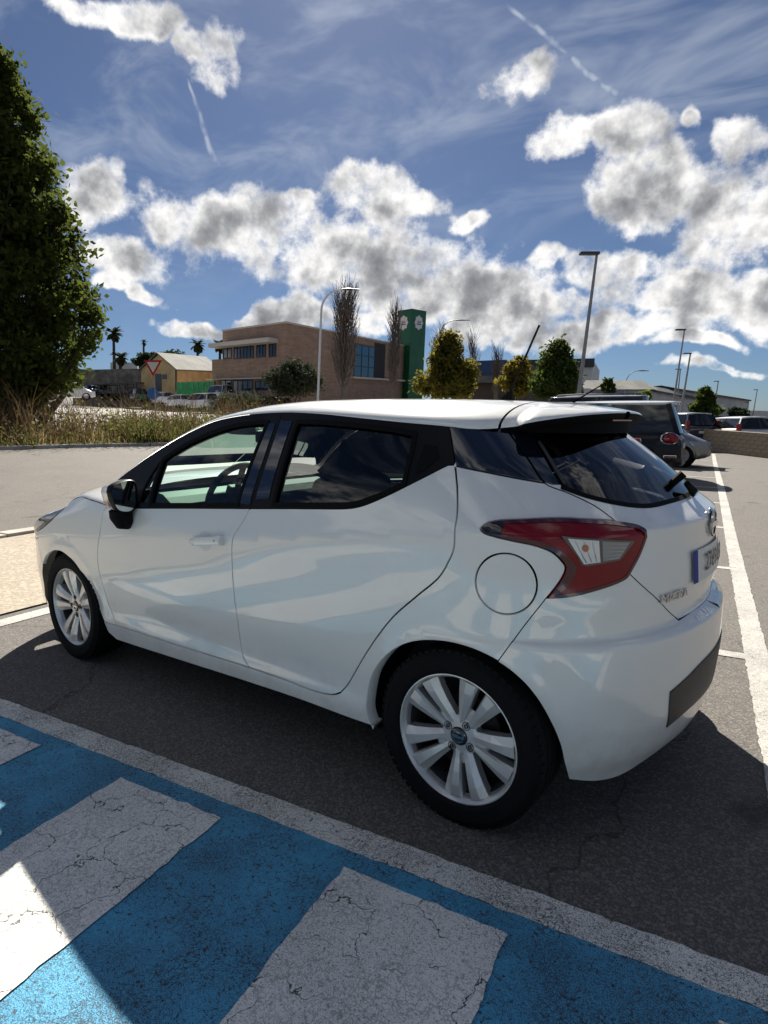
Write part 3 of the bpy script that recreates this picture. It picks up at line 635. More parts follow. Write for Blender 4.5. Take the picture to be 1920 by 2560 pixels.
    # --- roof, pillars, windscreen, spoiler
    rx = np.array([q[0] for q in rail]); rz_ = np.array([q[1] for q in rail]); ry = -SF(rx, rz_)[:, 1]
    sp = np.array([(.0397, ry[-1], rz_[-1]), (.10, .570, 1.352), (.155, .522, 1.364), (.203, .447, 1.374), (.240, .345, 1.382), (.262, .215, 1.387), (.270, .10, 1.390), (.273, 0., 1.391)])
    y0f = pch(np.r_[rx, sp[1:, 0]], np.r_[ry, sp[1:, 1]]); z0f = pch(np.r_[rx, sp[1:, 0]], np.r_[rz_, sp[1:, 2]])
    zc = pch([-2.12, -2.0, -1.8, -1.6, -1.4, -1.2, -1.0, -.8, -.5, -.2, 0, .15, .275], [1.075, 1.15, 1.275, 1.372, 1.428, 1.455, 1.463, 1.463, 1.458, 1.448, 1.437, 1.420, 1.397])
    def rpt(x, ph, dz=0.):
        y0 = np.maximum(y0f(x), 0); z0 = z0f(x); return np.array((x, -float(y0)*math.cos(ph)**.62, float(z0)+(max(float(zc(x))-float(z0), .004))*math.sin(ph)**1.2+dz))
    phs = np.r_[np.linspace(0, .42, 10), np.linspace(.42, math.pi/2, 17)[1:]]; HD = 9
    def rpatch(name, xs, cols, mat, dz=0., inv=False, under=None, split=False):
        V = []; nn = []
        for x in xs:
            for ph in cols:
                ph = max(1e-4, min(ph, math.pi/2-1e-4)); V.append(rpt(x, ph, dz))
                a = rpt(x+.004, ph)-rpt(x-.004, ph); b = rpt(x, min(ph+.01, math.pi/2-1e-5))-rpt(x, ph-.01 if ph > .02 else ph)
                n_ = np.cross(a, -b); n_ /= np.linalg.norm(n_)+1e-12; n_ = n_ if n_[2] > 0 or n_[1] < 0 else -n_
                nn.append(n_)
        nc = len(cols); F = [(i*nc+j, i*nc+j+1, (i+1)*nc+j+1, (i+1)*nc+j) for i in range(len(xs)-1) for j in range(nc-1)]
        F2 = []
        for f in F:
            a, b, d = V[f[0]], V[f[1]], V[f[2]]; F2.append(f if np.dot(np.cross(b-a, d-a), nn[f[0]]) > 0 else f[::-1])
        if split:
            o = mesh(name, V, F2, mat, car, True, nn); k_ = o.copy(); col.objects.link(k_); k_.parent = car; k_.scale = (1, -1, 1); return o
        B = len(V); V += [v*np.array((1, -1, 1)) for v in V[:B]]; nn += [v*np.array((1, -1, 1)) for v in nn[:B]]; F2 += [tuple(i+B for i in f)[::-1] for f in F2]
        if inv: F2 = [f[::-1] for f in F2]; nn = [-v for v in nn]
        return mesh(name, V, F2, mat, car, True, nn)
    x_ws = np.linspace(-2.10, -1.26, 34); x_rf = np.linspace(-1.26, -.010, 44); x_sp = np.r_[np.linspace(-.002, .21, 14), np.linspace(.21, .2722, 16)[1:]]
    rpatch('windscreen_pillar', x_ws, phs[:HD], Wp, split=True); rpatch('windscreen', x_ws, phs[HD-1:], M['glass_front'])
    rpatch('roof', x_rf, phs, Wp); rpatch('headliner', np.linspace(-1.24, -.02, 20), phs[3:], M['headliner'], -.025, True)
    spo = rpatch('spoiler', x_sp, phs, Wp)
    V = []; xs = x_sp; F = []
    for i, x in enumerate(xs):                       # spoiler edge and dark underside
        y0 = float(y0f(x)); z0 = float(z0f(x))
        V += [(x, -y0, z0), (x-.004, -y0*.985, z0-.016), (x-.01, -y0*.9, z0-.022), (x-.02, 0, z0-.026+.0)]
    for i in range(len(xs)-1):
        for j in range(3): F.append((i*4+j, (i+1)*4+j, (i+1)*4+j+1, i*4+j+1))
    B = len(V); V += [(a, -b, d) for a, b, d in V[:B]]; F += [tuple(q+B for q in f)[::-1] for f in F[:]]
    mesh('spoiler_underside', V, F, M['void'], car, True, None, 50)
    def tail_pt(y, z, off):
        us = np.linspace(.0, uc(z)*2-.0, 700); S_ = SF(us, np.full_like(us, z)); i = int(np.argmin(abs(S_[:, 1]-y)+(S_[:, 0] < -.2)*9)); return skin(us[i], z, off)
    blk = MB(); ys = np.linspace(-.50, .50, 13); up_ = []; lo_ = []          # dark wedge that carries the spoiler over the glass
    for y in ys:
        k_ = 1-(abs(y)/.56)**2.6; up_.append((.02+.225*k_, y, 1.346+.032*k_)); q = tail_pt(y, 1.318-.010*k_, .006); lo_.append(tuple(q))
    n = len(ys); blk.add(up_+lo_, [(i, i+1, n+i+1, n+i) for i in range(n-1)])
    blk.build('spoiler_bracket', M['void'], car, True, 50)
    MB().box((.2475, 0, 1.366), (.006, .13, .006)).build('high_brake_lamp', M['red_lens'], car)
    # --- bonnet
    he = spl(ftop[::-1]+[(-2.70, .832), (-2.86, .785), (-3.10, .735), (-3.35, .705), (-3.62, .690)], .05); V = []; nc = 16; A = np.array(he); E = SF(A[:, 0], A[:, 1])
    for e_ in E:
        hh = .085*float(sst(-3.35, -2.3, e_[0]))+.012
        for j in range(nc):
            ph = j/(nc-1)*math.pi/2; V.append((e_[0]-.06*math.sin(ph)*float(sst(-2.3, -2.0, e_[0])), e_[1]*math.cos(ph)**.8, e_[2]+.002+hh*math.sin(ph)**1.3))
    F = [(i*nc+j, (i+1)*nc+j, (i+1)*nc+j+1, i*nc+j+1) for i in range(len(E)-1) for j in range(nc-1)]
    B = len(V); V += [(a, -b, d) for a, b, d in V[:B]]; F += [tuple(q+B for q in f)[::-1] for f in F[:]]
    mesh('bonnet', V, F, Wp, car, True)
    MB().add([(-2.12, -.70, .965), (-2.12, .70, .965), (-1.98, .70, 1.0), (-1.98, -.70, 1.0)], [(0, 1, 2, 3)]).build('scuttle', M['plastic'], car)
    # --- floor pan, wheel housings
    fl = MB(); fl.box((-1.25, 0, .24), (.86, .74, .05)); fl.box((.20, 0, .30), (.22, .44, .05)); fl.box((-2.9, 0, .30), (.3, .44, .05)); fl.box((-1.25, 0, .25), (1.5, .45, .03)); fl.build('floor_pan', M['interior'], car)
    for cx in (0, -2.525):
        for s_ in (-1, 1):
            ww = MB(); V = []; n = 20
            for k in range(n+1):
                a = math.pi*(-.04+1.12*k/n); x_ = cx-.004+.386*math.cos(a); z_ = .285+.372*math.sin(a)
                yo = max(.66, abs(float(SF(x_, z_)[1]))-.055)
                for yy in (yo, .50): V.append((x_, s_*yy, z_))
            ww.add(V, [(2*k, 2*k+1, 2*k+3, 2*k+2) for k in range(n)]); V2 = [V[2*k+1] for k in range(n+1)]
            ww.add(V2, [tuple(range(n+1))]); ww.build('wheel_housing', M['rubber'], car)
    # --- cabin
    dash = MB(); prof = [(-2.20, .955), (-1.98, .985), (-1.86, .965), (-1.79, .92), (-1.77, .82), (-1.83, .66), (-1.87, .45), (-2.15, .40)]
    V = [(x, y, z) for y in (-.66, .66) for x, z in prof]; n = len(prof)
    dash.add(V, [(i, i+1, n+i+1, n+i) for i in range(n-1)]+[tuple(range(n)), tuple(range(n, 2*n))[::-1]]); bevel(dash.build('dashboard', M['interior'], car), .02)
    MB().box((-1.785, 0, .88), (.012, .12, .07)).build('dash_screen', M['black_gloss'], car)
    stw = empty('steering_wheel', (-1.63, -.37, .975), 0, parent=car); stw.rotation_euler = (0, R(-65), 0)
    MB().lathe([(.175+.016*math.cos(a), .016*math.sin(a)) for a in np.linspace(0, 2*math.pi, 11)[:-1]], 40, 'z', closed=True).build('steering_rim', M['interior'], stw, True)
    b = MB().box((0, 0, 0), (.055, .06, .02)); b.box((0, .11, 0), (.02, .06, .008)); b.box((0, -.11, 0), (.02, .06, .008)); b.box((.11, 0, 0), (.06, .02, .008)); bevel(b.build('steering_hub', M['interior'], stw), .01)
    def seat(x, y, w_, name, dz=0.):
        s_ = empty(name, (x, y, 0), 0, parent=car)
        a = MB().box((-.20, 0, .50+dz), (.26, w_, .08)).build('cushion', M['fabric'], s_); bevel(a, .05, 3)
        a = MB().box((.12, 0, .83+dz), (.065, w_, .30), Matrix.Rotation(R(18), 3, 'Y')).build('backrest', M['fabric'], s_); bevel(a, .05, 3)
        for yy in ((0,) if w_ < .4 else (-.38, .38)):
            a = MB().box((.24, yy, 1.20+dz), (.045, .13, .085), Matrix.Rotation(R(14), 3, 'Y')).build('headrest', M['fabric'], s_); bevel(a, .035, 3)
        return s_
    seat(-1.02, -.36, .24, 'driver_seat'); seat(-1.02, .36, .24, 'passenger_seat'); seat(-.20, 0, .60, 'rear_bench', -.02)
    for s_ in (-1, 1):
        MB().box((-1.55, s_*.735, .66), (.46, .012, .27)).build('door_card', M['interior'], car); MB().box((-.72, s_*.735, .68), (.30, .012, .29)).build('door_card', M['interior'], car)
    MB().box((.18, 0, .62), (.25, .52, .32)).build('boot_trim', M['interior'], car); MB().box((.10, 0, .99), (.24, .50, .01)).build('parcel_shelf', M['interior'], car)
    rm = MB().box((-1.74, -.04, 1.275), (.015, .11, .035), Matrix.Rotation(R(20), 3, 'Z')).build('interior_mirror', M['interior'], car); bevel(rm, .012)
    # --- door mirrors
    def door_mirror(s_):
        e = empty('door_mirror', (0, 0, 0), 0, parent=car); e.scale = (1, s_, 1)
        out = spl([(-.985, 1.030), (-.975, 1.056), (-.93, 1.074), (-.87, 1.080), (-.845, 1.066), (-.838, 1.00), (-.845, .945), (-.87, .925), (-.92, .926), (-.955, .945), (-.975, .985), (-.985, 1.030)], .012)[:-1]
        ctr = np.array((-.912, 1.003)); n = len(out); V = []; 
        for xx, sc_ in ((-1.795, .955), (-1.800, 1.0), (-1.835, 1.0), (-1.875, .95), (-1.908, .80), (-1.925, .5)):
            for q in out: p_ = ctr+(np.array(q)-ctr)*sc_; V.append((xx-(p_[0]+.84)*.10, p_[0], p_[1]))
        F = [(i*n+j, i*n+(j+1) % n, (i+1)*n+(j+1) % n, (i+1)*n+j) for i in range(5) for j in range(n)]
        F1 = [f for f in F if f[0] < n*2]; F2 = [f for f in F if f[0] >= n*2]+[tuple(5*n+j for j in range(n))]
        mesh('mirror_rim', V, F1, M['black_frame'], e, True, None, 50); mesh('mirror_shell', V, F2, Wp, e, True, None, 60)
        V = [(-1.803-(q[0]+.84)*.10, q[0], q[1]) for q in [tuple(ctr+(np.array(q)-ctr)*.93) for q in out]]; mesh('mirror_glass', V, [tuple(range(n))], M['mirror'], e)
        MB().add([(-1.83, -.985, .985), (-1.86, -.983, .985), (-1.87, -.955, .945), (-1.83, -.962, .945)], [(0, 1, 2, 3)]).build('indicator', M['amber'], e)
        st = [(-1.85, -.905, .935), (-1.85, -.900, .905), (-1.855, -.885, .875), (-1.86, -.855, .862)]
        MB().tube(st, [.052, .055, .048, .035], 14).build('mirror_stem', M['rubber'], e, True)
        return e
    door_mirror(1); door_mirror(-1)
    # --- handles, wiper, aerial
    hnd = spl([(-1.372, .828), (-1.345, .845), (-1.30, .857), (-1.20, .871), (-1.128, .878)], .01); low = [(q[0], q[1]-.010-.034*float(sst(-1.375, -1.30, q[0]))) for q in hnd]
    V = []
    for a, b in zip(hnd, low):
        pr = .026*float(sst(-1.375, -1.31, a[0]))+.004
        for t, o_ in ((0, -.004), (.12, pr*.8), (.5, pr), (.88, pr*.8), (1, -.004)): V.append(skin(a[0]*(1-t)+b[0]*t, a[1]*(1-t)+b[1]*t, o_))
    n = len(hnd); F = [(i*5+j, i*5+j+1, i*5+5+j+1, i*5+5+j) for i in range(n-1) for j in range(4)]+[(0, 1, 2, 3, 4), tuple((n-1)*5+j for j in range(5))[::-1]]
    hob = mesh('door_handle', V, F, Wp, fd, True, None, 60); c2 = hob.copy(); col.objects.link(c2)
    V = []; cup_shade = [(-1.255+.052*math.cos(a), .8395+.046*math.sin(a)) for a in np.linspace(0, 6.283, 25)[:-1]]
    panel('handle_cup', cup_shade, M['white_paint'] if False else M['cup_shade'], fd, off=.0012, skirt=.0, mirror=None, h=.02)
    panel('lock_barrel', [(-1.155+.007*math.cos(a), .856+.007*math.sin(a)) for a in np.linspace(0, 6.283, 13)[:-1]], M['ink'], hob, off=.031, skirt=.0, mirror=None, h=.01)
    c2.parent = [o for o in car.children if o.data == fd.data and o != fd][0]
    wp_ = MB().tube([(.505, .03, 1.075), (.52, .02, 1.10), (.505, -.03, 1.13)], [.016, .016, .011], 10)
    wp_.tube([(.49, -.02, 1.165), (.435, -.04, 1.105)], [.016, .013], 8)
    wp_.build('rear_wiper', M['rubber'], car, True)
    ab = MB().add([(-.285, -.022, 1.443), (-.285, .022, 1.443), (-.215, .026, 1.445), (-.215, -.026, 1.445), (-.238, -.010, 1.492), (-.238, .010, 1.492), (-.218, .010, 1.490), (-.218, -.010, 1.490)],
                  [(0, 1, 5, 4), (1, 2, 6, 5), (2, 3, 7, 6), (3, 0, 4, 7), (4, 5, 6, 7)]); an = bevel(ab.build('aerial_base', M['rubber'], car), .004)
    pts = [np.array((-.232, 0, 1.485))+(np.array((-.107, 0, 1.759))-np.array((-.232, 0, 1.485)))*t for t in np.linspace(0, 1, 14)]
    MB().tube(pts, [.0085, .0075]+[.0045+.0006*(k % 2) for k in range(12)], 8).build('aerial_rod', M['rubber'], an, True)
    # --- plate, badges
    def on_tail(y, z, off):                     # point on the tail surface at given y,z
        us = np.linspace(.3, uc(z)*2-.3, 300); S_ = SF(us, np.full_like(us, z)); return skin(float(np.interp(y, S_[:, 1], us)), z, off)
    pl = empty('number_plate', on_tail(0, .838, .008), 0, parent=car)
    def wrap(o, y0, z0, off, parent):           # lay a flat x/y drawing on the tail (x to the right seen from behind)
        for v in o.data.vertices:
            q = on_tail(y0+v.co.x, z0+v.co.y, off+v.co.z); v.co = q
        o.parent = parent
    def flat(w0, w1, h0, h1, nx=24):
        V = [(w0+(w1-w0)*i/nx, h, 0) for h in (h0, h1) for i in range(nx+1)]; return V, [(i, i+1, nx+2+i, nx+1+i) for i in range(nx)]
    for nm, a, b, mt, of in (('plate_face', -.26, .26, 'plate_white', .008), ('plate_band', -.258, -.218, 'plate_blue', .0105)):
        V, F = flat(a, b, -.055, .055); o = mesh(nm, V, F, M[mt], None); wrap(o, 0, .862, of, car); o.parent = pl; o.matrix_parent_inverse = pl.matrix_basis.inverted()
    t = text_mesh('plate_lettering', '2769 LBX', .086, M['ink'], None, .0004); wrap(t, .02, .862, .0112, car); t.parent = pl; t.matrix_parent_inverse = pl.matrix_basis.inverted()
    t = text_mesh('badge_lettering', 'MICRA', .042, M['chrome'], None, .002); t.data.transform(Matrix.Diagonal((1.35, 1, 1, 1))); wrap(t, -.375, .788, .006, car)
    em = MB().lathe([(.040, .0), (.040, .006), (.050, .006), (.050, .0)], 36, 'z', closed=True); em.box((0, 0, .005), (.055, .010, .004)); dsc = MB().lathe([(.0, .001), (.042, .001)], 30, 'z').build('emblem_disc', M['black_gloss'], None); wrap(dsc, 0, .985, .004, car); o = em.build('tail_emblem', M['chrome'], None); wrap(o, 0, .985, .006, car)
    # --- wheels
    build_wheel(car, (0, -.748, .305)); build_wheel(car, (-2.525, -.748, .305), R(-2), spin=R(37))
    build_wheel(car, (0, .748, .305), flip=True); build_wheel(car, (-2.525, .748, .305), flip=True)
    for o in car.children:                      # parts were modelled in car coordinates with the rear axle at x = 0
        o.location.x += 1.26
    bpy.data.objects.remove(g)
    return car
M['lamp_grey'] = plain('grey lamp inner', (.26, .26, .26), .3, .3, **{'Coat Weight': 1.0})
M['void'] = plain('matt black plastic', (.0025, .0025, .003), .8, **{'Specular IOR Level': .12}); M['wheel_shade'] = plain('shaded wheel back', (.012, .012, .012), .7)  # wheel back near black: shade behind the spokes put into its colour
M['cup_shade'] = car_paint('shaded white of handle recess', (.70, .71, .71), dirt=.1)  # body white darkened, the shade of the handle cup put into its colour
build_hatchback()
# ------------------------------------------------------------------ ground, markings
def asphalt(name, dark, light, grain=260., stain=.35):
    m, nt, out = newmat(name); tc = nd(nt, 'ShaderNodeTexCoord'); o = tc.outputs['Object']
    g1 = noise(nt, o, grain, 2, .6); vo = nd(nt, 'ShaderNodeTexVoronoi', inp={'Vector': o, 'Scale': grain*.55, 'Randomness': 1.0})
    st = nd(nt, 'ShaderNodeSeparateColor', inp={0: vo.outputs['Color']}).outputs[0]
    f = mth(nt, 'ADD', mth(nt, 'MULTIPLY', mrange(nt, g1, .35, .7), .5), mth(nt, 'MULTIPLY', mth(nt, 'POWER', st, 2.6), .7), clamp=True)
    c1 = mixc(nt, f, dark, light)
    big = noise(nt, o, .9, 6, .62); mid = noise(nt, o, 6., 4, .6)
    k = mth(nt, 'ADD', mth(nt, 'MULTIPLY', mrange(nt, big, .35, .7), .65), mth(nt, 'MULTIPLY', mrange(nt, mid, .35, .7), .35))
    c2 = mixc(nt, mth(nt, 'MULTIPLY', k, stain), c1, tuple(v*.55 for v in dark))
    oil = mrange(nt, noise(nt, o, 1.7, 3, .5), .64, .74, 0., .6)
    c2 = mixc(nt, oil, c2, (.018, .017, .016))
    # hairline cracks
    wv = nd(nt, 'ShaderNodeVectorMath', operation='MULTIPLY_ADD', inp={0: nd(nt, 'ShaderNodeTexNoise', inp={'Vector': o, 'Scale': 3.0, 'Detail': 4.0}).outputs['Color'], 1: (.5, .5, .5), 2: o}).outputs[0]
    cr = nd(nt, 'ShaderNodeTexVoronoi', feature='DISTANCE_TO_EDGE', inp={'Vector': wv, 'Scale': .33}).outputs[0]
    c3 = mixc(nt, mrange(nt, cr, .0, .004, .6, 0.), c2, (.012, .011, .010))
    b = pbsdf(nt, out, c3, .85)
    bp = nd(nt, 'ShaderNodeBump', inp={'Strength': .55, 'Distance': .004, 'Height': mth(nt, 'ADD', g1, mth(nt, 'MULTIPLY', vo.outputs['Distance'], -.8))})
    nt.links.new(bp.outputs[0], b.inputs['Normal']); return m
def road_paint(name, c, c2, worn=.5, crack=6., crackw=.012, grit=.55):
    """Old thick road paint: crazed, with asphalt grains showing through."""
    m, nt, out = newmat(name); tc = nd(nt, 'ShaderNodeTexCoord'); o = tc.outputs['Object']
    wn = nd(nt, 'ShaderNodeTexNoise', inp={'Vector': o, 'Scale': 16.0, 'Detail': 4.0}).outputs['Color']
    wv = nd(nt, 'ShaderNodeVectorMath', operation='MULTIPLY_ADD', inp={0: wn, 1: (.12, .12, .12), 2: o}).outputs[0]
    e1 = nd(nt, 'ShaderNodeTexVoronoi', feature='DISTANCE_TO_EDGE', inp={'Vector': wv, 'Scale': crack}).outputs[0]
    e2 = nd(nt, 'ShaderNodeTexVoronoi', feature='DISTANCE_TO_EDGE', inp={'Vector': wv, 'Scale': crack*7}).outputs[0]
    gate = mrange(nt, noise(nt, o, 5., 3, .6), .38, .62)
    n1 = noise(nt, o, 95, 3, .65); n2 = noise(nt, o, 320, 2, .6); big = noise(nt, o, 2.2, 5, .6)
    k1 = mrange(nt, e1, crackw*.2, crackw, 1, 0)
    k1 = mth(nt, 'MULTIPLY', k1, mrange(nt, noise(nt, o, 6., 2, .5), .36, .5))
    k2 = mth(nt, 'MULTIPLY', mrange(nt, e2, .01, .09, 1, 0), mth(nt, 'MULTIPLY', gate, worn))
    k3 = mth(nt, 'MULTIPLY', mrange(nt, n1, .565, .68), grit)
    k4 = mth(nt, 'MULTIPLY', mrange(nt, mth(nt, 'ADD', n2, mth(nt, 'MULTIPLY', big, .25)), .64, .76), grit)
    hole = mth(nt, 'MAXIMUM', mth(nt, 'MAXIMUM', k1, k2), mth(nt, 'MAXIMUM', k3, k4), clamp=True)
    cc = mixc(nt, mrange(nt, mth(nt, 'ADD', mth(nt, 'MULTIPLY', big, .6), mth(nt, 'MULTIPLY', n1, .4)), .3, .7), c, c2)
    b = pbsdf(nt, out, mixc(nt, hole, cc, (.030, .028, .027)), .62)
    hgt = mth(nt, 'ADD', mth(nt, 'MULTIPLY', n1, .7), mth(nt, 'MULTIPLY', hole, -.9))
    bp = nd(nt, 'ShaderNodeBump', inp={'Strength': .5, 'Distance': .004, 'Height': hgt}); nt.links.new(bp.outputs[0], b.inputs['Normal']); return m
M['asphalt'] = asphalt('car park asphalt', (.056, .050, .045), (.235, .212, .185), 230., .16)
M['road'] = asphalt('road asphalt', (.060, .053, .045), (.20, .176, .148), 170., .3)
M['line_white'] = road_paint('worn white road paint', (.86, .835, .77), (.74, .715, .66), .9, 9., .012, .9)
M['block_white'] = road_paint('crazed white road paint', (.88, .86, .80), (.78, .76, .71), .5, 5.0, .014, .6)
M['block_blue'] = road_paint('worn blue road paint', (.075, .40, .64), (.055, .28, .47), .9, 10., .012, 1.0)
M['line_far'] = road_paint('white bay lines', (.62, .59, .53), (.48, .46, .42), .45, 5., .008, .7)
M['pavement'] = asphalt('tan pavement concrete', (.27, .225, .165), (.52, .44, .335), 70., .15)
M['kerb'] = plain('kerb stone', (.42, .38, .33), .8, var=.2, vscale=5)
M['lane'] = plain('pale concrete lane', (.37, .345, .31), .85, var=.1, vscale=.4)

def grid_axis(r):                           # fine steps near the car, coarse far away
    a = np.r_[np.arange(0, 40, 1.25), np.geomspace(40, r, 26)]; return np.r_[-a[:0:-1], a]
gx, gy = np.meshgrid(grid_axis(900), grid_axis(900)); n_ = gx.shape[0]
zz = gz(gx, gy)
V = np.stack([gx.ravel(), gy.ravel(), zz.ravel()], 1); F = [(i*n_+j, i*n_+j+1, (i+1)*n_+j+1, (i+1)*n_+j) for i in range(n_-1) for j in range(n_-1)]
tag(mesh('ground', V, F, M['asphalt'], None, True), kind='structure')
def sheet(name, poly, mat, lift=.004, step=.6, kind='structure', parent=None, rag=0.):
    P = dens([tuple(q[:2]) for q in poly], .035 if rag else step)
    if rag: P = [tuple(np.array(q)+rng.normal(size=2)*rag) for q in P]
    A = np.array(P); lo, hi = A.min(0), A.max(0)
    Gx, Gy = np.meshgrid(np.arange(lo[0], hi[0], step), np.arange(lo[1], hi[1], step)); Gp = np.stack([Gx.ravel(), Gy.ravel()], 1)
    Gp = Gp[inpoly(P, Gp)] if len(Gp) else Gp
    v2, _, f2, _, _, _ = delaunay_2d_cdt([Vector(q) for q in P]+[Vector(q) for q in Gp], [(i, (i+1) % len(P)) for i in range(len(P))], [], 0, 1e-5)
    v2 = np.array([tuple(v) for v in v2]); k = inpoly(P, np.array([v2[list(f)].mean(0) for f in f2]))
    V = np.c_[v2, gz(v2[:, 0], v2[:, 1])+lift]; Fx = [tuple(f) for f, kk in zip(f2, k) if kk]
    o = mesh(name, V, Fx, mat, parent, False)
    if kind and parent is None: tag(o, kind=kind)
    return o
def ray_ground(px, py):                     # where a viewing ray meets the land
    d = sight(px, py); t = np.linspace(.5, 300, 30000); P = CAM+t[:, None]*d; h = P[:, 2]-gz(P[:, 0], P[:, 1]); i = int(np.argmax(h < 0))
    a = h[i-1]/(h[i-1]-h[i]); return P[i-1]+a*(P[i]-P[i-1])
# the lot's own axes: bays run along EX, the aisle line along EY
EX = np.array([.9915, .1305]); EY = np.array([-.1475, .9890])
P1 = np.array([-2.30, -1.34]); wl = .125
def quad(a, b, w, side): n = np.array([-(b-a)[1], (b-a)[0]]); n = n/np.linalg.norm(n)*w*side; return [a, b, b+n, a+n]
dx = np.array([3.23, .44]); dx = dx/np.linalg.norm(dx); nx = np.array([dx[1], -dx[0]])
sheet('bay_line', [P1-dx*1.2, P1+dx*6, P1+dx*6+nx*.108, P1-dx*1.2+nx*.108], M['line_white'], .004, rag=.0022)
sheet('blue_paint', [P1-dx*1.1+nx*.108, P1+dx*6+nx*.108, P1+dx*6+nx*3.2, P1-dx*1.1+nx*3.2], M['block_blue'], .0035, 2)
sx = np.array([.11, -.46]); sx = (np.array([-1.09, -1.83])-np.array([-1.16, -1.37])); sx = sx/np.linalg.norm(sx); s2 = (np.array([.41, -1.43])-np.array([.37, -1.17])); s2 = s2/np.linalg.norm(s2)
for k in range(-2, 5):
    a = np.array([-1.16, -1.372])+dx*1.012*k; sdir = sx*.7+np.array([.2, -.98])*.3; sdir = sdir/np.linalg.norm(sdir)
    sheet('paint_bar', [a, a+dx*.512, a+dx*.512+sdir*2.4, a+sdir*2.4], M['block_white'], .0075, 2, rag=.0025)
Q0 = np.array([.935, -.55]); dy = np.array([-3.47, 21.3]); dy = dy/np.linalg.norm(dy); ny = np.array([dy[1], -dy[0]])
def aisle(y): return Q0+dy*((y-Q0[1])/dy[1])
aisle_l = [(.77, .58), (.60, 1.63), (-.54, 8.55), (-2.72, 21.9)]; 
sheet('aisle_line', [aisle(-4.5), aisle(25.5), aisle(25.5)+ny*.125, aisle(-4.5)+ny*.125], M['line_far'], .0045, rag=.003)
for k in range(10):
    y = 1.44+2.45*k; a = aisle(y)-ny*.0; b = a-EX*4.6
    sheet('bay_line', [a, b, b+EY*.10, a+EY*.10], M['line_far'], .004)
    if k < 3: sheet('bay_line', [aisle(y-4.9)*0+aisle(-1.01-2.45*k)]+[aisle(-1.01-2.45*k)-EX*.01]+[aisle(-1.01-2.45*k)-EX*.01+EY*.01, aisle(-1.01-2.45*k)+EY*.01], M['line_far'], .003) if False else None
# left end of the bays: white edge line, tan pavement strip, kerb, then the road
a0 = np.array([-3.63, -.80]); ld = np.array([-.03, .28]); ld = ld/np.linalg.norm(ld); ln = np.array([-ld[1], ld[0]])
sheet('edge_line', [a0-ld*3, a0+ld*4, a0+ld*4-ln*.15, a0-ld*3-ln*.15], M['line_far'], .004)
k0 = np.array([-6.9, .60]); kd = np.array([-.05, .48]); kd = kd/np.linalg.norm(kd); kn = np.array([-kd[1], kd[0]])
b0 = a0+ln*.10
sheet('pavement', [b0-ld*8, b0+ld*5, np.array([-7.35, 5.0]), k0+kn*-.02-kd*8], M['pavement'], .012)
kb = MB()
for i in range(18):
    c = k0-kd*8+kd*(i*1.0+.5); zg = float(gz(c[0], c[1])); Mx = np.array([[kd[0], -kd[1], 0], [kd[1], kd[0], 0], [0, 0, 1]])
    bevel(tag(MB().box((0, 0, 0), (.494, .11, .10)).build('kerb_stone', M['kerb'], None), kind=None), .012) if False else None
kroot = tag(empty('kerb', (0, 0, 0)), kind='structure')
kproto = bevel(MB().box((0, 0, 0), (.496, .12, .10)).build('kerb_stone', M['kerb'], kroot), .012)
for i in range(20):
    o = kproto if i == 0 else kproto.copy()
    if i: col.objects.link(o); o.parent = kroot
    c = k0-kd*8+kd*(i*1.0+.5)+kn*.10; o.location = (c[0], c[1], float(gz(c[0], c[1]))-.055); o.rotation_euler = (0, 0, math.atan2(kd[1], kd[0]))
rd_ = [k0+kn*.22-kd*14, k0+kn*.22+kd*30, np.array([-14., 40.]), np.array([-40., 40.]), np.array([-40., -20.])]
sheet('road', rd_, M['road'], .005, 2.5)
# ------------------------------------------------------------------ far setting: tilted with the land
UPV = np.array([RT[0]*.040, RT[1]*.040, 1.0]); UPV = UPV/np.linalg.norm(UPV)
def D(x, y): return (x*KD, y*KD)            # from the scale the photograph was measured at
class Wall:
    def __init__(s, A, B):
        s.A = np.array(A, float); s.B = np.array(B, float); s.e = s.B-s.A; s.L = np.linalg.norm(s.e); s.e = s.e/s.L
        n = np.cross(s.e, UPV); n = n/np.linalg.norm(n)
        if n @ (CAM-s.A) < 0: n = -n
        s.n = n; s.up = UPV
    def uv(s, px, py):
        d = sight(px, py); t = ((s.A-CAM)@s.n)/(d@s.n); q = CAM+t*d-s.A; z = (q@s.up); return (q-s.up*z)@s.e, z
    def pt(s, u, z, o=0.): return s.A+s.e*u+s.up*z+s.n*o
    def box(s, mb, u0, u1, z0, z1, o0, o1):
        V = [s.pt(u, z, o) for u in (u0, u1) for z in (z0, z1) for o in (o0, o1)]
        return mb.add(V, [(0,1,3,2),(4,6,7,5),(0,4,5,1),(2,3,7,6),(0,2,6,4),(1,5,7,3)])
    def rect(s, name, u0, u1, z0, z1, o0, o1, mat, parent): return s.box(MB(), u0, u1, z0, z1, o0, o1).build(name, mat, parent)
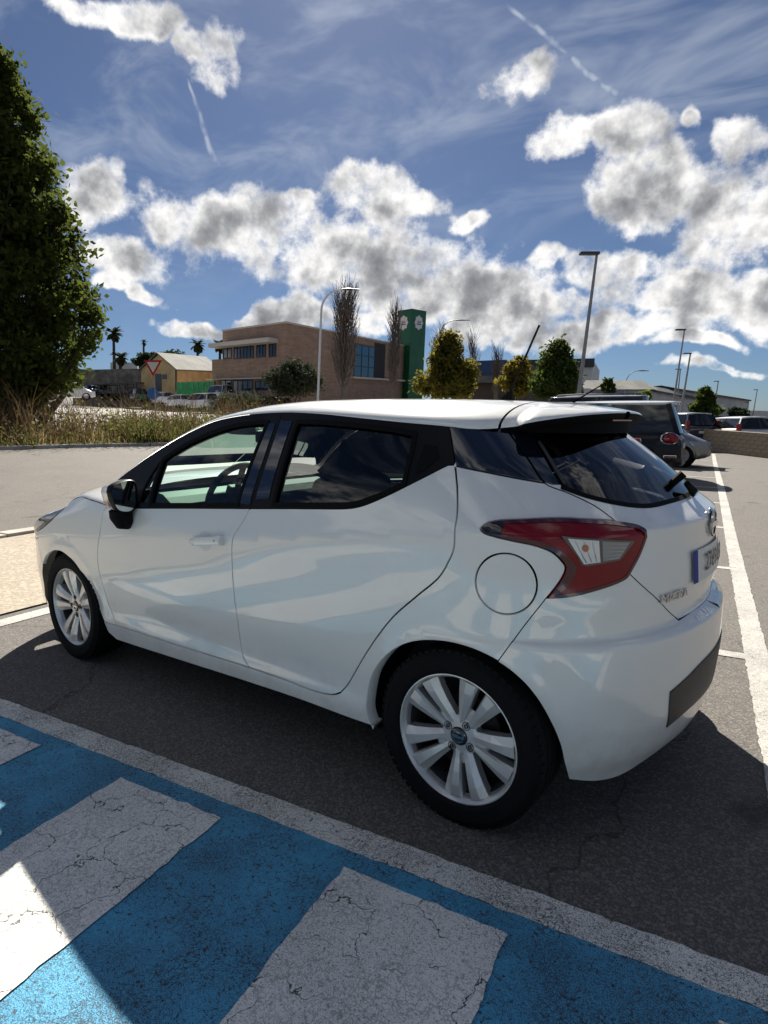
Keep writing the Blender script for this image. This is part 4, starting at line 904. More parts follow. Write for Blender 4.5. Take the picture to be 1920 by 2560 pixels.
def brick_mat(name, c1, c2, mort, sc):
    m, nt, out = newmat(name); tc = nd(nt, 'ShaderNodeTexCoord'); o = tc.outputs['Object']
    sp = nd(nt, 'ShaderNodeSeparateXYZ', inp={0: o}); h = mth(nt, 'ADD', mth(nt, 'MULTIPLY', sp.outputs[0], .8), mth(nt, 'MULTIPLY', sp.outputs[1], .6))
    v = nd(nt, 'ShaderNodeCombineXYZ', inp={0: h, 1: sp.outputs[2]}).outputs[0]
    b = nd(nt, 'ShaderNodeTexBrick', inp={'Vector': v, 'Color1': c1+(1,), 'Color2': c2+(1,), 'Mortar': mort+(1,), 'Scale': sc, 'Mortar Size': .012, 'Brick Width': .5, 'Row Height': .16})
    f = mrange(nt, noise(nt, o, .8, 5, .65), .35, .7, 0, .45); c = mixc(nt, f, b.outputs[0], tuple(q*.55 for q in c1))
    sw = nd(nt, 'ShaderNodeMapping', inp={'Vector': o, 'Scale': (.3, .3, 5.0)}); f2 = mrange(nt, noise(nt, sw.outputs[0], 1.5, 3, .6), .4, .65, 0, .35)
    pbsdf(nt, out, mixc(nt, f2, c, tuple(min(1, q*1.35) for q in c2)), .85); return m
M['brick'] = brick_mat('pale red brick', (.27, .168, .120), (.36, .235, .170), (.30, .245, .20), 2.2)
M['yellow_wall'] = plain('ochre render', (.50, .36, .17), .85, var=.18, vscale=.7)
M['sand_wall'] = plain('sandstone wall', (.42, .31, .20), .9, var=.25, vscale=.8)
M['grey_roof'] = plain('weathered fibre cement roof', (.15, .15, .135), .9, var=.3, vscale=.5)
M['white_wall'] = plain('white factory wall', (.55, .55, .54), .8, var=.12, vscale=.4)
M['grey_wall'] = plain('grey factory wall', (.20, .20, .21), .8, var=.15, vscale=.4)
M['dark_wall'] = plain('brown dark wall', (.10, .075, .06), .85, var=.2, vscale=.5)
M['stone_wall'] = plain('old stone wall', (.17, .155, .13), .95, var=.4, vscale=1.2)
M['canopy'] = plain('pale concrete canopy', (.55, .50, .44), .8, var=.1)
M['green_sign'] = plain('green tower cladding', (.004, .105, .035), .38, var=.15, vscale=.6)
M['logo_white'] = plain('white logo sheet', (.72, .72, .74), .4)
M['logo_ink'] = plain('blue black lettering', (.012, .018, .045), .4)
M['win'] = plain('dark window glass', (.010, .016, .020), .05, 0, **{'Specular IOR Level': .8})
M['win_blue'] = plain('blue solar glass', (.03, .10, .16), .04, .55)
M['win_frame'] = plain('black window frame', (.012, .012, .013), .4)
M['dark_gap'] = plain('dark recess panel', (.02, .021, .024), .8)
M['blue_roof'] = plain('blue sheet roof', (.01, .05, .16), .45, var=.12)
M['dark_roof'] = plain('dark sheet roof', (.03, .04, .04), .6, var=.12)
M['green_net'] = plain('green fence netting', (.02, .33, .10), .7, var=.2, vscale=2)
M['pole_grey'] = plain('galvanised pole', (.33, .31, .28), .5, .4, var=.12, vscale=2)
M['pole_white'] = plain('white painted pole', (.62, .62, .62), .45)
M['lamp_head'] = plain('dark lamp head', (.06, .06, .065), .5)
M['sign_red'] = plain('red sign border', (.42, .02, .02), .45)
M['sign_white'] = plain('sign back white', (.62, .64, .66), .5)
M['sign_blue'] = plain('blue round sign', (.015, .10, .32), .45)
M['earth'] = plain('dry verge earth', (.20, .155, .10), .95, var=.3, vscale=1.5)
M['block'] = plain('concrete block', (.33, .265, .185), .9, var=.15, vscale=4)
M['mortar'] = plain('wall mortar', (.24, .20, .15), .95)

# --- brick office building
bd = empty('brick_office_building', at(705, 1003, 67), 0, 'two-storey pale brick building with flat roof and ribbon windows beside the green tower', 'building')
def wpart(w, name, mat, pa, pb, o0, o1, parent):           # a rectangle on a wall given by two opposite image corners
    u0, z0 = w.uv(*pa); u1, z1 = w.uv(*pb); u0, u1 = sorted((u0, u1)); z0, z1 = sorted((z0, z1)); return w.rect(name, u0, u1, z0, z1, o0, o1, mat, parent)
def mini(z6): return (500+z6[0]*.42194, 650+z6[1]*.42194)
def unparent_fix(root):
    for o in root.children_recursive if hasattr(root, 'children_recursive') else root.children: pass
def settle(root):                                          # parts were built in world coordinates: keep them there under the root
    inv = Matrix.Translation(root.location).inverted()
    for o in root.children: o.matrix_parent_inverse = inv
P0 = at(711, 1004, 67); P1 = at(556, 1001, 76); P2 = at(1007, 1001, 97)
WL, WR = Wall(P1, P0), Wall(P0, P2)
Htop = WL.uv(713, 806)[1]; back = P1+P2-P0
def solid(pts, H, up=UPV): return MB().add([np.array(q)-up*3 for q in pts]+[np.array(q)+up*H for q in pts], [tuple(range(len(pts)))[::-1], tuple(range(len(pts), 2*len(pts)))]+[(i, (i+1) % len(pts), len(pts)+(i+1) % len(pts), len(pts)+i) for i in range(len(pts))])
solid([P1, P0, P2, back], Htop).build('wall', M['brick'], bd)
cop = MB()
for w in (WL, WR): w.box(cop, -.08, w.L+.08, Htop, Htop+.18, -.35, .10)
cop.build('coping', M['canopy'], bd)
lowA = at(530, 1001, 77); WLow = Wall(lowA, P1); hl = WLow.uv(*mini((80, 590)))[1]; solid([lowA, P1, P1-WL.n*9, lowA-WL.n*9], hl).build('side_wing', M['brick'], bd)
def window(w, a, b, cols, mat=None, rows=1, parent=bd):
    u0, z1 = w.uv(*mini(a)); u1, z0 = w.uv(*mini(b)); f = w.box(MB(), u0, u1, z0, z0+.12, .0, .08); w.box(f, u0, u1, z1-.12, z1, 0, .08)
    for k in range(cols+1): uu = u0+(u1-u0)*k/cols; w.box(f, uu-.05, uu+.05, z0+.12, z1-.12, 0, .075)
    for k in range(1, rows): zq = z0+(z1-z0)*k/rows; w.box(f, u0, u1, zq-.05, zq+.05, 0, .07)
    fr = f.build('window', M['win_frame'], parent)
    for k in range(cols):
        for r_ in range(rows):
            ua, ub = u0+(u1-u0)*k/cols+.05, u0+(u1-u0)*(k+1)/cols-.05; za, zb = z0+(z1-z0)*r_/rows+.06, z0+(z1-z0)*(r_+1)/rows-.06
            w.rect('pane', ua, ub, za, zb, -.01, .03, mat or M['win'], fr)
    return fr
for a, b, n in (((140, 516), (187, 583), 2), ((203, 507), (318, 579), 6), ((337, 500), (390, 573), 3), ((411, 494), (450, 570), 2)): window(WL, a, b, n)
for a, b, n in (((92, 710), (185, 768), 3), ((198, 712), (313, 782), 4), ((330, 714), (412, 770), 3)): window(WL, a, b, n)
wpart(WL, 'canopy', M['canopy'], mini((105, 503)), mini((465, 488)), .0, 1.3, bd); wpart(WL, 'canopy', M['canopy'], mini((78, 709)), mini((420, 702)), .0, 1.0, bd)
gwin = window(WR, (916, 534), (1032, 752), 3, M['win_blue'], 3)
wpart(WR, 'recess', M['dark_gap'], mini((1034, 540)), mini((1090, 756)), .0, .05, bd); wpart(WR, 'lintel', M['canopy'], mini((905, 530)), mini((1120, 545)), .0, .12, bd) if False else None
u0, z0 = WR.uv(*mini((888, 745))); u1, z1 = WR.uv(*mini((1222, 775))); WR.rect('ledge', u0, u1, (z0+z1)/2-.12, (z0+z1)/2+.12, 0, .6, M['canopy'], bd)
wpart(WR, 'ground_floor_glazing', M['win'], mini((892, 765)), mini((1220, 812)), .0, .04, bd); wpart(WR, 'drain_strip', M['win_frame'], mini((1214, 520)), mini((1222, 775)), .0, .1, bd)
settle(bd)

# --- green tower with white star plates
def tower_sign():
    A = at(987, 985, 98); B = at(1020, 985, 95.5); Cc = at(1056, 985, 98.5)
    t = empty('green_sign_tower', B, 0, 'tall square green sign tower with white star logos behind the brick building', 'tower')
    W1, W2 = Wall(A, B), Wall(B, Cc); H = W2.uv(980+815*.06027, 760+185*.06027)[1]
    top = [A, B, Cc, A+Cc-B]; solid(top, H).build('shaft', M['green_sign'], t)
    rb = MB()
    for w in (W1, W2):
        for zz_ in np.arange(1.2, H, 1.6): w.box(rb, 0, w.L, zz_, zz_+.05, 0, .03)
    rb.build('cladding_joint', M['green_sign'], t)
    z8 = lambda x, y: (980+x*.06027, 760+y*.06027)
    for w, cx, cy, rr in ((W1, 480, 785, 225), (W2, 1105, 810, 245)):
        uc_, zc_ = w.uv(*z8(cx, cy)); r_ = abs(w.uv(*z8(cx, cy-330))[1]-zc_)*.98; r_ = min(r_, 1.75); wf = min(1., (w.L*.47)/r_)
        V = []; n = 64
        for k in range(n):
            a = k*2*math.pi/n+.39; q = (a*8/(2*math.pi)) % 1; rad = r_*(1-.17*math.sin(math.pi*q)**.9)
            V.append((rad*math.cos(a-.39+math.pi/8)*wf, rad*math.sin(a-.39+math.pi/8)))
        VV = [w.pt(uc_+x, zc_+y, .06) for x, y in V]+[w.pt(uc_+x, zc_+y, .0) for x, y in V]
        lg = mesh('logo_plate', VV, [tuple(range(n))]+[(i, (i+1) % n, n+(i+1) % n, n+i) for i in range(n)], M['logo_white'], t)
        tx = text_mesh('logo_lettering', 'CDAE', r_*.42, M['logo_ink'], None, .005)
        for v in tx.data.vertices: q = w.pt(uc_+v.co.x*wf*.86, zc_+v.co.y+.08, .07+v.co.z); v.co = q
        tx.parent = lg
        w.rect('logo_bar', uc_-r_*.46*wf, uc_+r_*.5*wf, zc_-.30, zc_-.17, .06, .08, M['logo_ink'], lg)
    settle(t)
tower_sign()

# --- ochre shed with grey roof, side yard wall, green netting
def z5(x, y): return (x*.42194, 650+y*.42194)
def shed():
    A = at(*z5(838, 772), 84); B = at(*z5(1050, 778), 78); Cc = at(*z5(1330, 770), 92)
    s = empty('ochre_shed', B, 0, 'ochre gabled shed with grey sheet roof left of the brick building', 'building')
    WG, WS = Wall(A, B), Wall(B, Cc); eH = WG.uv(*z5(1046, 636))[1]; um, rH = WG.uv(*z5(940, 556)); rv = WS.e*WS.L
    solid([A, B, Cc, A+Cc-B], eH).build('wall', M['yellow_wall'], s)
    apex = WG.pt(um, rH); g = MB().add([A+UPV*eH, B+UPV*eH, apex], [(0, 1, 2)]); g.build('gable', M['yellow_wall'], s)
    eo = WG.pt(WG.L+.4, eH-.25, .3); el_ = WG.pt(-.4, eH-.25, .3); ap = WG.pt(um, rH+.12, .3); k = np.array([0, 0, .14])
    for a, b, nm in ((eo, ap, 'roof'), (ap, el_, 'roof')):
        MB().add([a, a+rv, b+rv, b, a+k, a+rv+k, b+rv+k, b+k], [(0,1,2,3),(7,6,5,4),(0,4,5,1),(1,5,6,2),(2,6,7,3),(3,7,4,0)]).build('roof', M['grey_roof'], s)
    for q0, q1 in (((920, 672), (958, 772)),): wpart(WG, 'door', M['win_frame'], z5(*q0), z5(*q1), 0, .06, s)
    wpart(WG, 'window', M['win'], z5(963, 674), z5(988, 700), 0, .06, s)
    MB().tube([WG.pt(WG.L-.1, 0, .12), WG.pt(WG.L-.1, eH, .12)], .08, 6).build('downpipe', M['dark_roof'], s)
    settle(s)
shed()
def plain_volume(name, label, cat, A, B, depth, pyt, mat, roof=None, group=None, gable=0., back=None):
    o = empty(name, A, 0, label, cat, group); w = Wall(A, B); H = w.uv(*pyt)[1]; bk = -w.n*depth
    solid([A, B, B+bk, A+bk], H).build('wall', mat, o)
    if roof is not None:
        mid = w.L/2; ap = w.pt(mid, H+gable); k = np.array([0, 0, .25])
        for a, b in ((w.pt(w.L+.3, H-.05, .3), w.pt(mid, H+gable, .3)), (w.pt(mid, H+gable, .3), w.pt(-.3, H-.05, .3))):
            MB().add([a, a+bk, b+bk, b, a+k, a+bk+k, b+bk+k, b+k], [(0,1,2,3),(7,6,5,4),(0,4,5,1),(1,5,6,2),(2,6,7,3),(3,7,4,0)]).build('roof', roof, o)
        if gable > .3: MB().add([w.pt(0, H), w.pt(w.L, H), ap], [(0, 1, 2)]).build('gable', mat, o)
    return o, w, H
def z7(x, y): return (1150+x*.4641, 600+y*.4641)
yw, w, H = plain_volume('yard_wall', 'low tan yard wall between ochre shed and brick building', 'wall', at(*z5(1050, 775), 76), at(*z5(1268, 770), 75), .4, z5(1100, 725), M['sand_wall']); settle(yw)
gn, w, H = plain_volume('green_fence', 'bright green netting fence in front of the ochre shed', 'fence', at(*z5(1050, 772), 74.5), at(*z5(1268, 768), 73.5), .05, z5(1100, 727), M['green_net'])
for k in range(8): MB().tube([w.pt(w.L*k/7, 0, .06), w.pt(w.L*k/7, H+.15, .06)], .04, 6).build('post', M['pole_grey'], gn)
settle(gn)
sw, w, H = plain_volume('stone_wall', 'long old grey stone wall behind the parked cars at left', 'wall', at(*z5(430, 775), 95), at(*z5(845, 770), 92), .6, z5(560, 655), M['stone_wall']); settle(sw)
hb, w, H = plain_volume('distant_house', 'small pale house far behind the stone wall', 'building', at(*z5(655, 660), 170), at(*z5(815, 660), 172), 8, z5(700, 610), M['white_wall']); settle(hb)
# --- buildings to the right of the tower
b, w, H = plain_volume('blue_roofed_factory', 'factory with blue upper wall band behind the trees right of the tower', 'building', at(*z7(-40, 858), 118), at(*z7(236, 858), 112), 25, z7(60, 657), M['dark_wall'])
w.rect('blue_band', -.2, w.L+.1, H*.62, H+.1, 0, .25, M['blue_roof'], b); w.rect('roof_apron', -.2, w.L, H*.42, H*.60, 0, 1.6, M['grey_roof'], b); settle(b)
b, w, H = plain_volume('pale_factory', 'pale factory hall with dark eaves behind the yellowing trees', 'building', at(*z7(205, 850), 135), at(*z7(700, 850), 128), 25, z7(260, 655), M['white_wall'])
w.rect('dark_eave', w.L*.25, w.L+.3, H*.80, H+.2, 0, .5, M['dark_roof'], b); settle(b)
b, w, H = plain_volume('grey_warehouse', 'grey warehouse with low pitched roof behind the tall lamp post', 'building', at(*z7(645, 900), 92), at(*z7(880, 900), 92), 18, z7(700, 806), M['grey_wall'])
w.rect('window', *(lambda a, c_: (a[0], c_[0], c_[1], a[1]))(w.uv(*z7(668, 800)), w.uv(*z7(700, 834))), 0, .06, M['white_wall'], b)
MB().add([w.pt(-.3, H), w.pt(w.L+5, H), w.pt(w.L+4.2, H+1.6, -4.5), w.pt(2, H+1.6, -4.5)], [(0, 1, 2, 3)]).build('roof', M['grey_roof'], b); settle(b)
def gable_hall(name, label, A, B, peak, eave, depth):
    o = empty(name, A, 0, label, 'building'); w = Wall(A, B); e0 = w.uv(*eave)[1]; um, pk = w.uv(*peak); bk = -w.n*depth
    solid([A, B, B+bk, A+bk], e0).build('wall', M['white_wall'], o); MB().add([w.pt(0, e0), w.pt(w.L, e0*.93), w.pt(um, pk)], [(0, 1, 2)]).build('gable', M['white_wall'], o)
    k = np.array([0, 0, .3])
    for a, b_ in ((w.pt(w.L+.5, e0*.93-.1, .4), w.pt(um, pk, .4)), (w.pt(um, pk, .4), w.pt(-.5, e0-.1, .4))):
        MB().add([a, a+bk, b_+bk, b_, a+k, a+bk+k, b_+bk+k, b_+k], [(0,1,2,3),(7,6,5,4),(0,4,5,1),(1,5,6,2),(2,6,7,3),(3,7,4,0)]).build('roof', M['dark_roof'], o)
    return o, w, e0
o, w, e0 = gable_hall('white_hall', 'white gabled hall nearer of the two at right', at(*z7(880, 910), 100), at(*z7(1035, 915), 97), z7(965, 782), z7(882, 808), 30); settle(o)
o, w, e0 = gable_hall('white_hall', 'white gabled hall with dark doorways beside the blue end wall', at(*z7(1000, 915), 112), at(*z7(1165, 920), 108), z7(1090, 792), z7(1010, 800), 35)
for a, c_ in (((1040, 858), (1048, 900)), ((1072, 868), (1094, 905)), ((1108, 862), (1114, 880)), ((1128, 880), (1140, 912))): wpart(w, 'door', M['win_frame'], z7(*a), z7(*c_), 0, .08, o)
settle(o)
b, w, H = plain_volume('blue_end_building', 'narrow dark blue building end right of the white halls', 'building', at(*z7(1150, 918), 125), at(*z7(1190, 918), 124), 20, z7(1170, 838), M['blue_roof']); settle(b)
w_ = w
b, w, H = plain_volume('long_low_wall', 'long low pale wall on the skyline behind the far right lot', 'wall', at(*z7(1180, 952), 140), at(*z7(1720, 965), 140), 1, z7(1450, 920), M['white_wall']); settle(b)

# --- concrete block wall at the end of the lot, every block its own piece
def block_wall():
    a = ray_ground(*D(1516, 973)); bq = ray_ground(*D(1659, 990)); e = (bq-a); L = np.linalg.norm(e[:2]); e = e/np.linalg.norm(e)
    root = empty('block_wall', a, 0, 'low tan concrete block wall across the end of the car park', 'wall'); W = Wall(a-e*14, a+e*16); rows, bh, bw = 6, .20, .40
    top = abs(W.uv(*D(1600, 924))[1]-W.uv(*D(1600, 984))[1])*.85; bh = top/rows
    W.rect('mortar', 0, W.L, -.2, bh*rows-.012, -.20, -.012, M['mortar'], root)
    proto = None
    for r_ in range(rows):
        n = int(W.L/bw)
        for k in range(n):
            u = (k+.5*(r_ % 2))*bw
            if u < 10.5: continue
            c = W.pt(u+bw/2, bh*(r_+.5), -.10)
            if proto is None:
                proto = bevel(MB().box((0, 0, 0), (bw/2-.006, .10, bh/2-.006)).build('block', M['block'], root), .008); o = proto
            else:
                o = proto.copy(); col.objects.link(o); o.parent = root
            o.location = np.array(c)-np.array(root.location); o.rotation_euler = (random.uniform(-.006, .006), -math.asin(e[2]), math.atan2(e[1], e[0])+random.uniform(-.006, .006))
    for o in root.children:
        if o.name.startswith('mortar'): o.matrix_parent_inverse = Matrix.Translation(root.location).inverted()
block_wall()

# --- lamp posts
def lamp_post(label, bx_, by_, tx, ty, d, kind='flat', r0=.09, r1=.06, mat='pole_grey', arm=None, group=None):
    b_ = at(bx_, by_, d); t_ = at(tx, ty, d); b_ = b_+(b_-t_)*.25
    o = empty('street_lamp', b_, 0, label, 'street lamp', group); rr = lambda q: q-b_
    if kind == 'flat':
        MB().tube([rr(b_), rr(t_)], [r0, r1], 10).build('post', M[mat], o, True)
        k = RT3*-1 if arm is None else arm
        bevel(MB().add([rr(t_+k*q+np.array([0, 0, z])+FW3*s) for q in (-.1, .75) for s in (-.15, .15) for z in (0, .12)], [(0,1,3,2),(4,6,7,5),(0,4,5,1),(2,3,7,6),(0,2,6,4),(1,5,7,3)]).build('lamp_head', M['lamp_head'], o), .03)
    else:
        hgt = np.linalg.norm(t_-b_); cv = [b_+(t_-b_)*q for q in (0, .5, .8)]; top = [t_+RT3*(arm*(1-math.cos(a)))+UPV*(arm*1.05*math.sin(a)) for a in np.linspace(0, math.pi/2, 9)]
        MB().tube([rr(q) for q in cv+top], list(np.linspace(r0, r1, len(cv)+len(top))), 10).build('post', M[mat], o, True)
        e = top[-1]; MB().tube([rr(e), rr(e+RT3*arm*.35+UPV*.03), rr(e+RT3*arm*.95)], [.06, .11, .05], 8).build('lamp_head', M['lamp_head'], o, True)
    return o
RT3 = np.array([RT[0], RT[1], 0]); FW3 = np.array([FW[0], FW[1], 0])
lamp_post('white curved street lamp in front of the brick building', *mini((698, 835)), *mini((719, 300)), 50, 'curve', .10, .06, 'pole_white', 1.55)
lamp_post('small curved street lamp poking out above the yellowing tree', *mini((1400, 700)), *mini((1418, 455)), 85, 'curve', .08, .05, 'pole_grey', 2.1)
lamp_post('tall grey car park lamp nearest, rising behind the parked cars', *z7(638, 840), *z7(737, 80), 27, r0=.10, r1=.055)
lamp_post('second tall grey lamp, left of the pair beyond the white halls', *z7(1142, 930), *z7(1209, 487), 52, r0=.10, r1=.055)
lamp_post('tall lamp standing just right of the second tall lamp', *z7(1190, 925), *z7(1241, 614), 66, r0=.13, r1=.08)
lamp_post('thin lamp half hidden between the two tall far lamps', *z7(1165, 910), *z7(1187, 698), 95, r0=.12, r1=.08)
lamp_post('far thin lamp right of the round roadside tree', *z7(1365, 945), *z7(1391, 763), 105, r0=.12, r1=.08)
lamp_post('farthest thin lamp near the right edge', *z7(1575, 960), *z7(1601, 808), 125, r0=.12, r1=.08)
lamp_post('short far pole left of the farthest lamp', *z7(1535, 955), *z7(1552, 875), 120, r0=.12, r1=.10)
lamp_post('tiny curved lamp above the grey warehouse roof', *z7(885, 800), *z7(893, 770), 110, 'curve', .08, .06, 'pole_grey', 2.0)

# --- road signs
def give_way(label, c, w_, d, backside=False, tilt=0.):
    q = at(*c, d); o = empty('give_way_sign', np.array([q[0], q[1], float(gz(q[0], q[1]))]), 0, label, 'road sign'); b_ = np.array(o.location); s = w_*d/FPX/2
    def tri(k, f):
        pts = [(-1, .58), (1, .58), (0, -1.15)]; cs = []
        for i, (x, y) in enumerate(pts): cs.append(q+RT3*(x*s*k)+UPV*(y*s*k)-FW3*f-b_)
        return cs
    a, b2 = tri(1, 0), tri(1, .03); MB().add(a+b2, [(0, 1, 2), (5, 4, 3), (0, 3, 4, 1), (1, 4, 5, 2), (2, 5, 3, 0)]).build('plate', M['sign_red'] if not backside else M['sign_white'], o)
    if not backside: MB().add(tri(.66, .034), [(2, 1, 0)]).build('face', M['sign_white'], o)
    MB().tube([np.zeros(3)-UPV*.2, q+UPV*s*.4+FW3*.05-b_], .035, 8).build('post', M['pole_grey'], o, True); return o, q, s
sg, q, s = give_way('red and white give way sign standing in the weeds', (331*KD, 790*KD), 46, 30)
b_ = np.array(sg.location); k = q-UPV*s*3.0
MB().lathe([(.0, 0), (.30, 0), (.30, .02), (.0, .02)], 24, 'y').build('tmp', M['sign_blue'], None)
t = bpy.data.objects['tmp']; t.name = 'round_sign'; t.data.name = 'round_sign'; t.parent = sg; t.location = k-b_-FW3*.06; t.rotation_euler = (0, 0, -YAW+R(50))
give_way('grey back of a triangular sign by the far right trees', (1620+1025*.1808, 960+300*.1808), 9, 62, True)

# --- verge and lane at left
vd = np.array([.303, .953]); vn = np.array([-vd[1], vd[0]]); V0 = np.array([-18.6, 5.9])
sheet('verge', [V0-vd*16, V0+vd*14, V0+vd*14+vn*7.5, V0-vd*16+vn*7.5], M['earth'], .06, 1.5)
vr = tag(empty('verge_kerb', (0, 0, 0)), kind='structure'); vp = None
for i in range(30):
    if vp is None: vp = bevel(MB().box((0, 0, 0), (.496, .08, .10)).build('kerb_stone', M['kerb'], vr), .012); o = vp
    else: o = vp.copy(); col.objects.link(o); o.parent = vr
    c = V0-vd*16+vd*(i+.5); o.location = (c[0], c[1], float(gz(c[0], c[1]))+.0); o.rotation_euler = (0, 0, math.atan2(vd[1], vd[0]))
sheet('pale_lane', [V0-vd*8+vn*7.5, V0+vd*40+vn*7.5, V0+vd*60+vn*55, V0-vd*8+vn*60], M['lane'], .01, 4)
# ------------------------------------------------------------------ plants
def leaf_mat(name, c1, c2, trans=.45, rough=.85):
    m, nt, out = newmat(name); oi = nd(nt, 'ShaderNodeTexCoord'); f = mrange(nt, noise(nt, oi.outputs['Object'], 2.2, 3, .6), .35, .68); g = mrange(nt, noise(nt, oi.outputs['Object'], 11., 1, .5), .3, .7)
    c = mixc(nt, mth(nt, 'ADD', mth(nt, 'MULTIPLY', f, .6), mth(nt, 'MULTIPLY', g, .4)), c1, c2)
    b = nd(nt, 'ShaderNodeBsdfPrincipled', inp={'Base Color': c, 'Roughness': rough, 'Specular IOR Level': .05}); t = nd(nt, 'ShaderNodeBsdfTranslucent', inp={0: mixc(nt, .5, c, tuple(min(1, v*2.0) for v in c2))})
    mx = nd(nt, 'ShaderNodeMixShader', inp={0: trans, 1: b.outputs[0], 2: t.outputs[0]}); nt.links.new(mx.outputs[0], out.inputs[0]); return m
M['bark'] = plain('dark bark', (.055, .045, .036), .95, var=.35, vscale=6)
M['bark_pale'] = plain('grey twig bark', (.13, .105, .09), .95, var=.3, vscale=4)
M['leaf_poplar'] = leaf_mat('dark poplar leaf', (.030, .048, .012), (.085, .105, .022), .40)
M['leaf_yellow'] = leaf_mat('yellowing leaf', (.085, .080, .014), (.20, .165, .03), .42)
M['leaf_olive_yellow'] = leaf_mat('olive and yellow leaf', (.055, .065, .014), (.17, .145, .03), .42)
M['leaf_green'] = leaf_mat('mid green leaf', (.030, .052, .014), (.075, .10, .025), .38)
M['leaf_olive'] = leaf_mat('grey olive leaf', (.032, .042, .024), (.070, .082, .05), .18)
M['leaf_dark'] = leaf_mat('dark evergreen leaf', (.018, .030, .014), (.035, .05, .02), .25)
M['leaf_light'] = leaf_mat('fresh green leaf', (.05, .085, .016), (.12, .16, .035), .45)
M['palm_leaf'] = leaf_mat('palm frond', (.022, .034, .014), (.05, .06, .025), .2)
M['straw'] = leaf_mat('dry straw', (.20, .150, .075), (.36, .28, .15), .3, .8)
M['weed_brown'] = leaf_mat('brown weed stalk', (.085, .058, .032), (.17, .115, .06), .2, .8)
M['weed_green'] = leaf_mat('green weed', (.055, .070, .018), (.13, .14, .04), .4, .7)
def leaves(C_, size, jit=.35, up=.3, aspect=1.5):
    """Many little folded leaves around centre points -> vertex/face arrays."""
    n = len(C_); nrm = rng.normal(size=(n, 3)); nrm[:, 2] += up; nrm /= np.linalg.norm(nrm, axis=1, keepdims=True)
    t = np.cross(nrm, rng.normal(size=(n, 3))); t /= np.linalg.norm(t, axis=1, keepdims=True)+1e-9; b = np.cross(nrm, t)
    s = size*(1+jit*rng.uniform(-1, 1, (n, 1)))
    v = np.stack([C_-t*s*.5*aspect, C_+b*s*.45, C_+t*s*.5*aspect, C_-b*s*.45], 1).reshape(-1, 3)
    return v, np.arange(n*4).reshape(n, 4)
def fast_mesh(name, v, f, mat, parent=None):
    me = bpy.data.meshes.new(name); n = len(f); k = f.shape[1]
    me.vertices.add(len(v)); me.vertices.foreach_set('co', np.asarray(v, np.float32).ravel()); me.loops.add(n*k); me.loops.foreach_set('vertex_index', np.asarray(f, np.int32).ravel())
    me.polygons.add(n); me.polygons.foreach_set('loop_start', np.arange(0, n*k, k, dtype=np.int32)); me.polygons.foreach_set('loop_total', np.full(n, k, np.int32)); me.update(calc_edges=True)
    me.materials.append(mat); return link(bpy.data.objects.new(name, me), parent)
def branchy(mb, p, d, L, r, depth, spread=.5, up=.25, nsub=3):
    pts = [p]; q = p.copy(); dd = d.copy(); k = 4
    for i in range(k): dd = dd+rng.normal(size=3)*.10+np.array((0, 0, up*.25)); dd /= np.linalg.norm(dd); q = q+dd*L/k; pts.append(q.copy())
    mb.tube(pts, list(np.linspace(r, r*.45, k+1)), 5 if depth > 1 else 4, False)
    if depth > 0:
        for j in range(nsub):
            i = rng.integers(1, k+1); ax = rng.normal(size=3); nd_ = dd+ax*spread; nd_[2] += up; nd_ /= np.linalg.norm(nd_); branchy(mb, pts[i], nd_, L*rng.uniform(.45, .7), r*.5, depth-1, spread, up, nsub)
def tree(name, label, base, H, width, nclump, per, lsize, mat, cat='tree', trunk_h=.25, trunk_r=.12, clump_r=.5, group=None, low=.12, bark='bark', lean=UPV, stems=1, fill=.55, power=1.0, lobe=1.0):
    """width: list of (relative height, half width in metres) for the crown outline."""
    o = empty(name, base, 0, label, cat, group); tb = MB()
    for s_ in range(stems):
        d = lean+ (rng.normal(size=3)*np.array((.22, .22, 0)) if stems > 1 else 0); branchy(tb, np.array((0, 0, -.2))+ (rng.normal(size=3)*np.array((.25, .25, 0)) if stems > 1 else 0), d/np.linalg.norm(d), H*(.44 if stems == 1 else .36), trunk_r, 2, .22, .35, 5)
    tb.build('trunk', M[bark], o, True)
    wf = pch([a for a, _ in width], [b for _, b in width]); hs = np.linspace(width[0][0], width[-1][0], 200); wts = np.maximum(wf(hs), .02)**power; wts /= wts.sum()
    h = rng.choice(hs, nclump, p=wts)+rng.uniform(-.01, .01, nclump); a = rng.uniform(0, 2*math.pi, nclump); rr = wf(h)*(fill+(1-fill)*rng.uniform(0, 1, nclump)**.6)*np.where(rng.uniform(size=nclump) < .35, rng.uniform(0, 1, nclump), 1)
    lob = rng.uniform(0, 2*math.pi, 4); rr = rr*(1+lobe*(.16*np.sin(2*a+lob[0])+.13*np.sin(3*a+lob[1]+h*9)+.16*np.sin(h*17+lob[2]+a)))
    cc = np.stack([rr*np.cos(a), rr*np.sin(a), h*H], 1)+lean[None]*0+np.outer(h*H, (lean-np.array((0, 0, 1))))
    per_ = rng.integers(int(per*.5), int(per*1.5), nclump); C_ = np.repeat(cc, per_, 0); cr = np.repeat(clump_r*rng.uniform(.55, 1.25, nclump), per_)
    C_ = C_+rng.normal(size=C_.shape)*cr[:, None]*np.array((.5, .5, .42)); C_ = C_[C_[:, 2] > low*H*.4]
    v, f = leaves(C_, lsize); fast_mesh('crown', v, f, mat, o); return o
def crown_px(outline, axis_x, ybase, ytop, d):               # outline rows (y, half width) measured on the photograph -> (rel height, metres)
    return [((ybase-y)/(ybase-ytop), max(.05, w_)*KD*d/FPX) for y, w_ in outline]
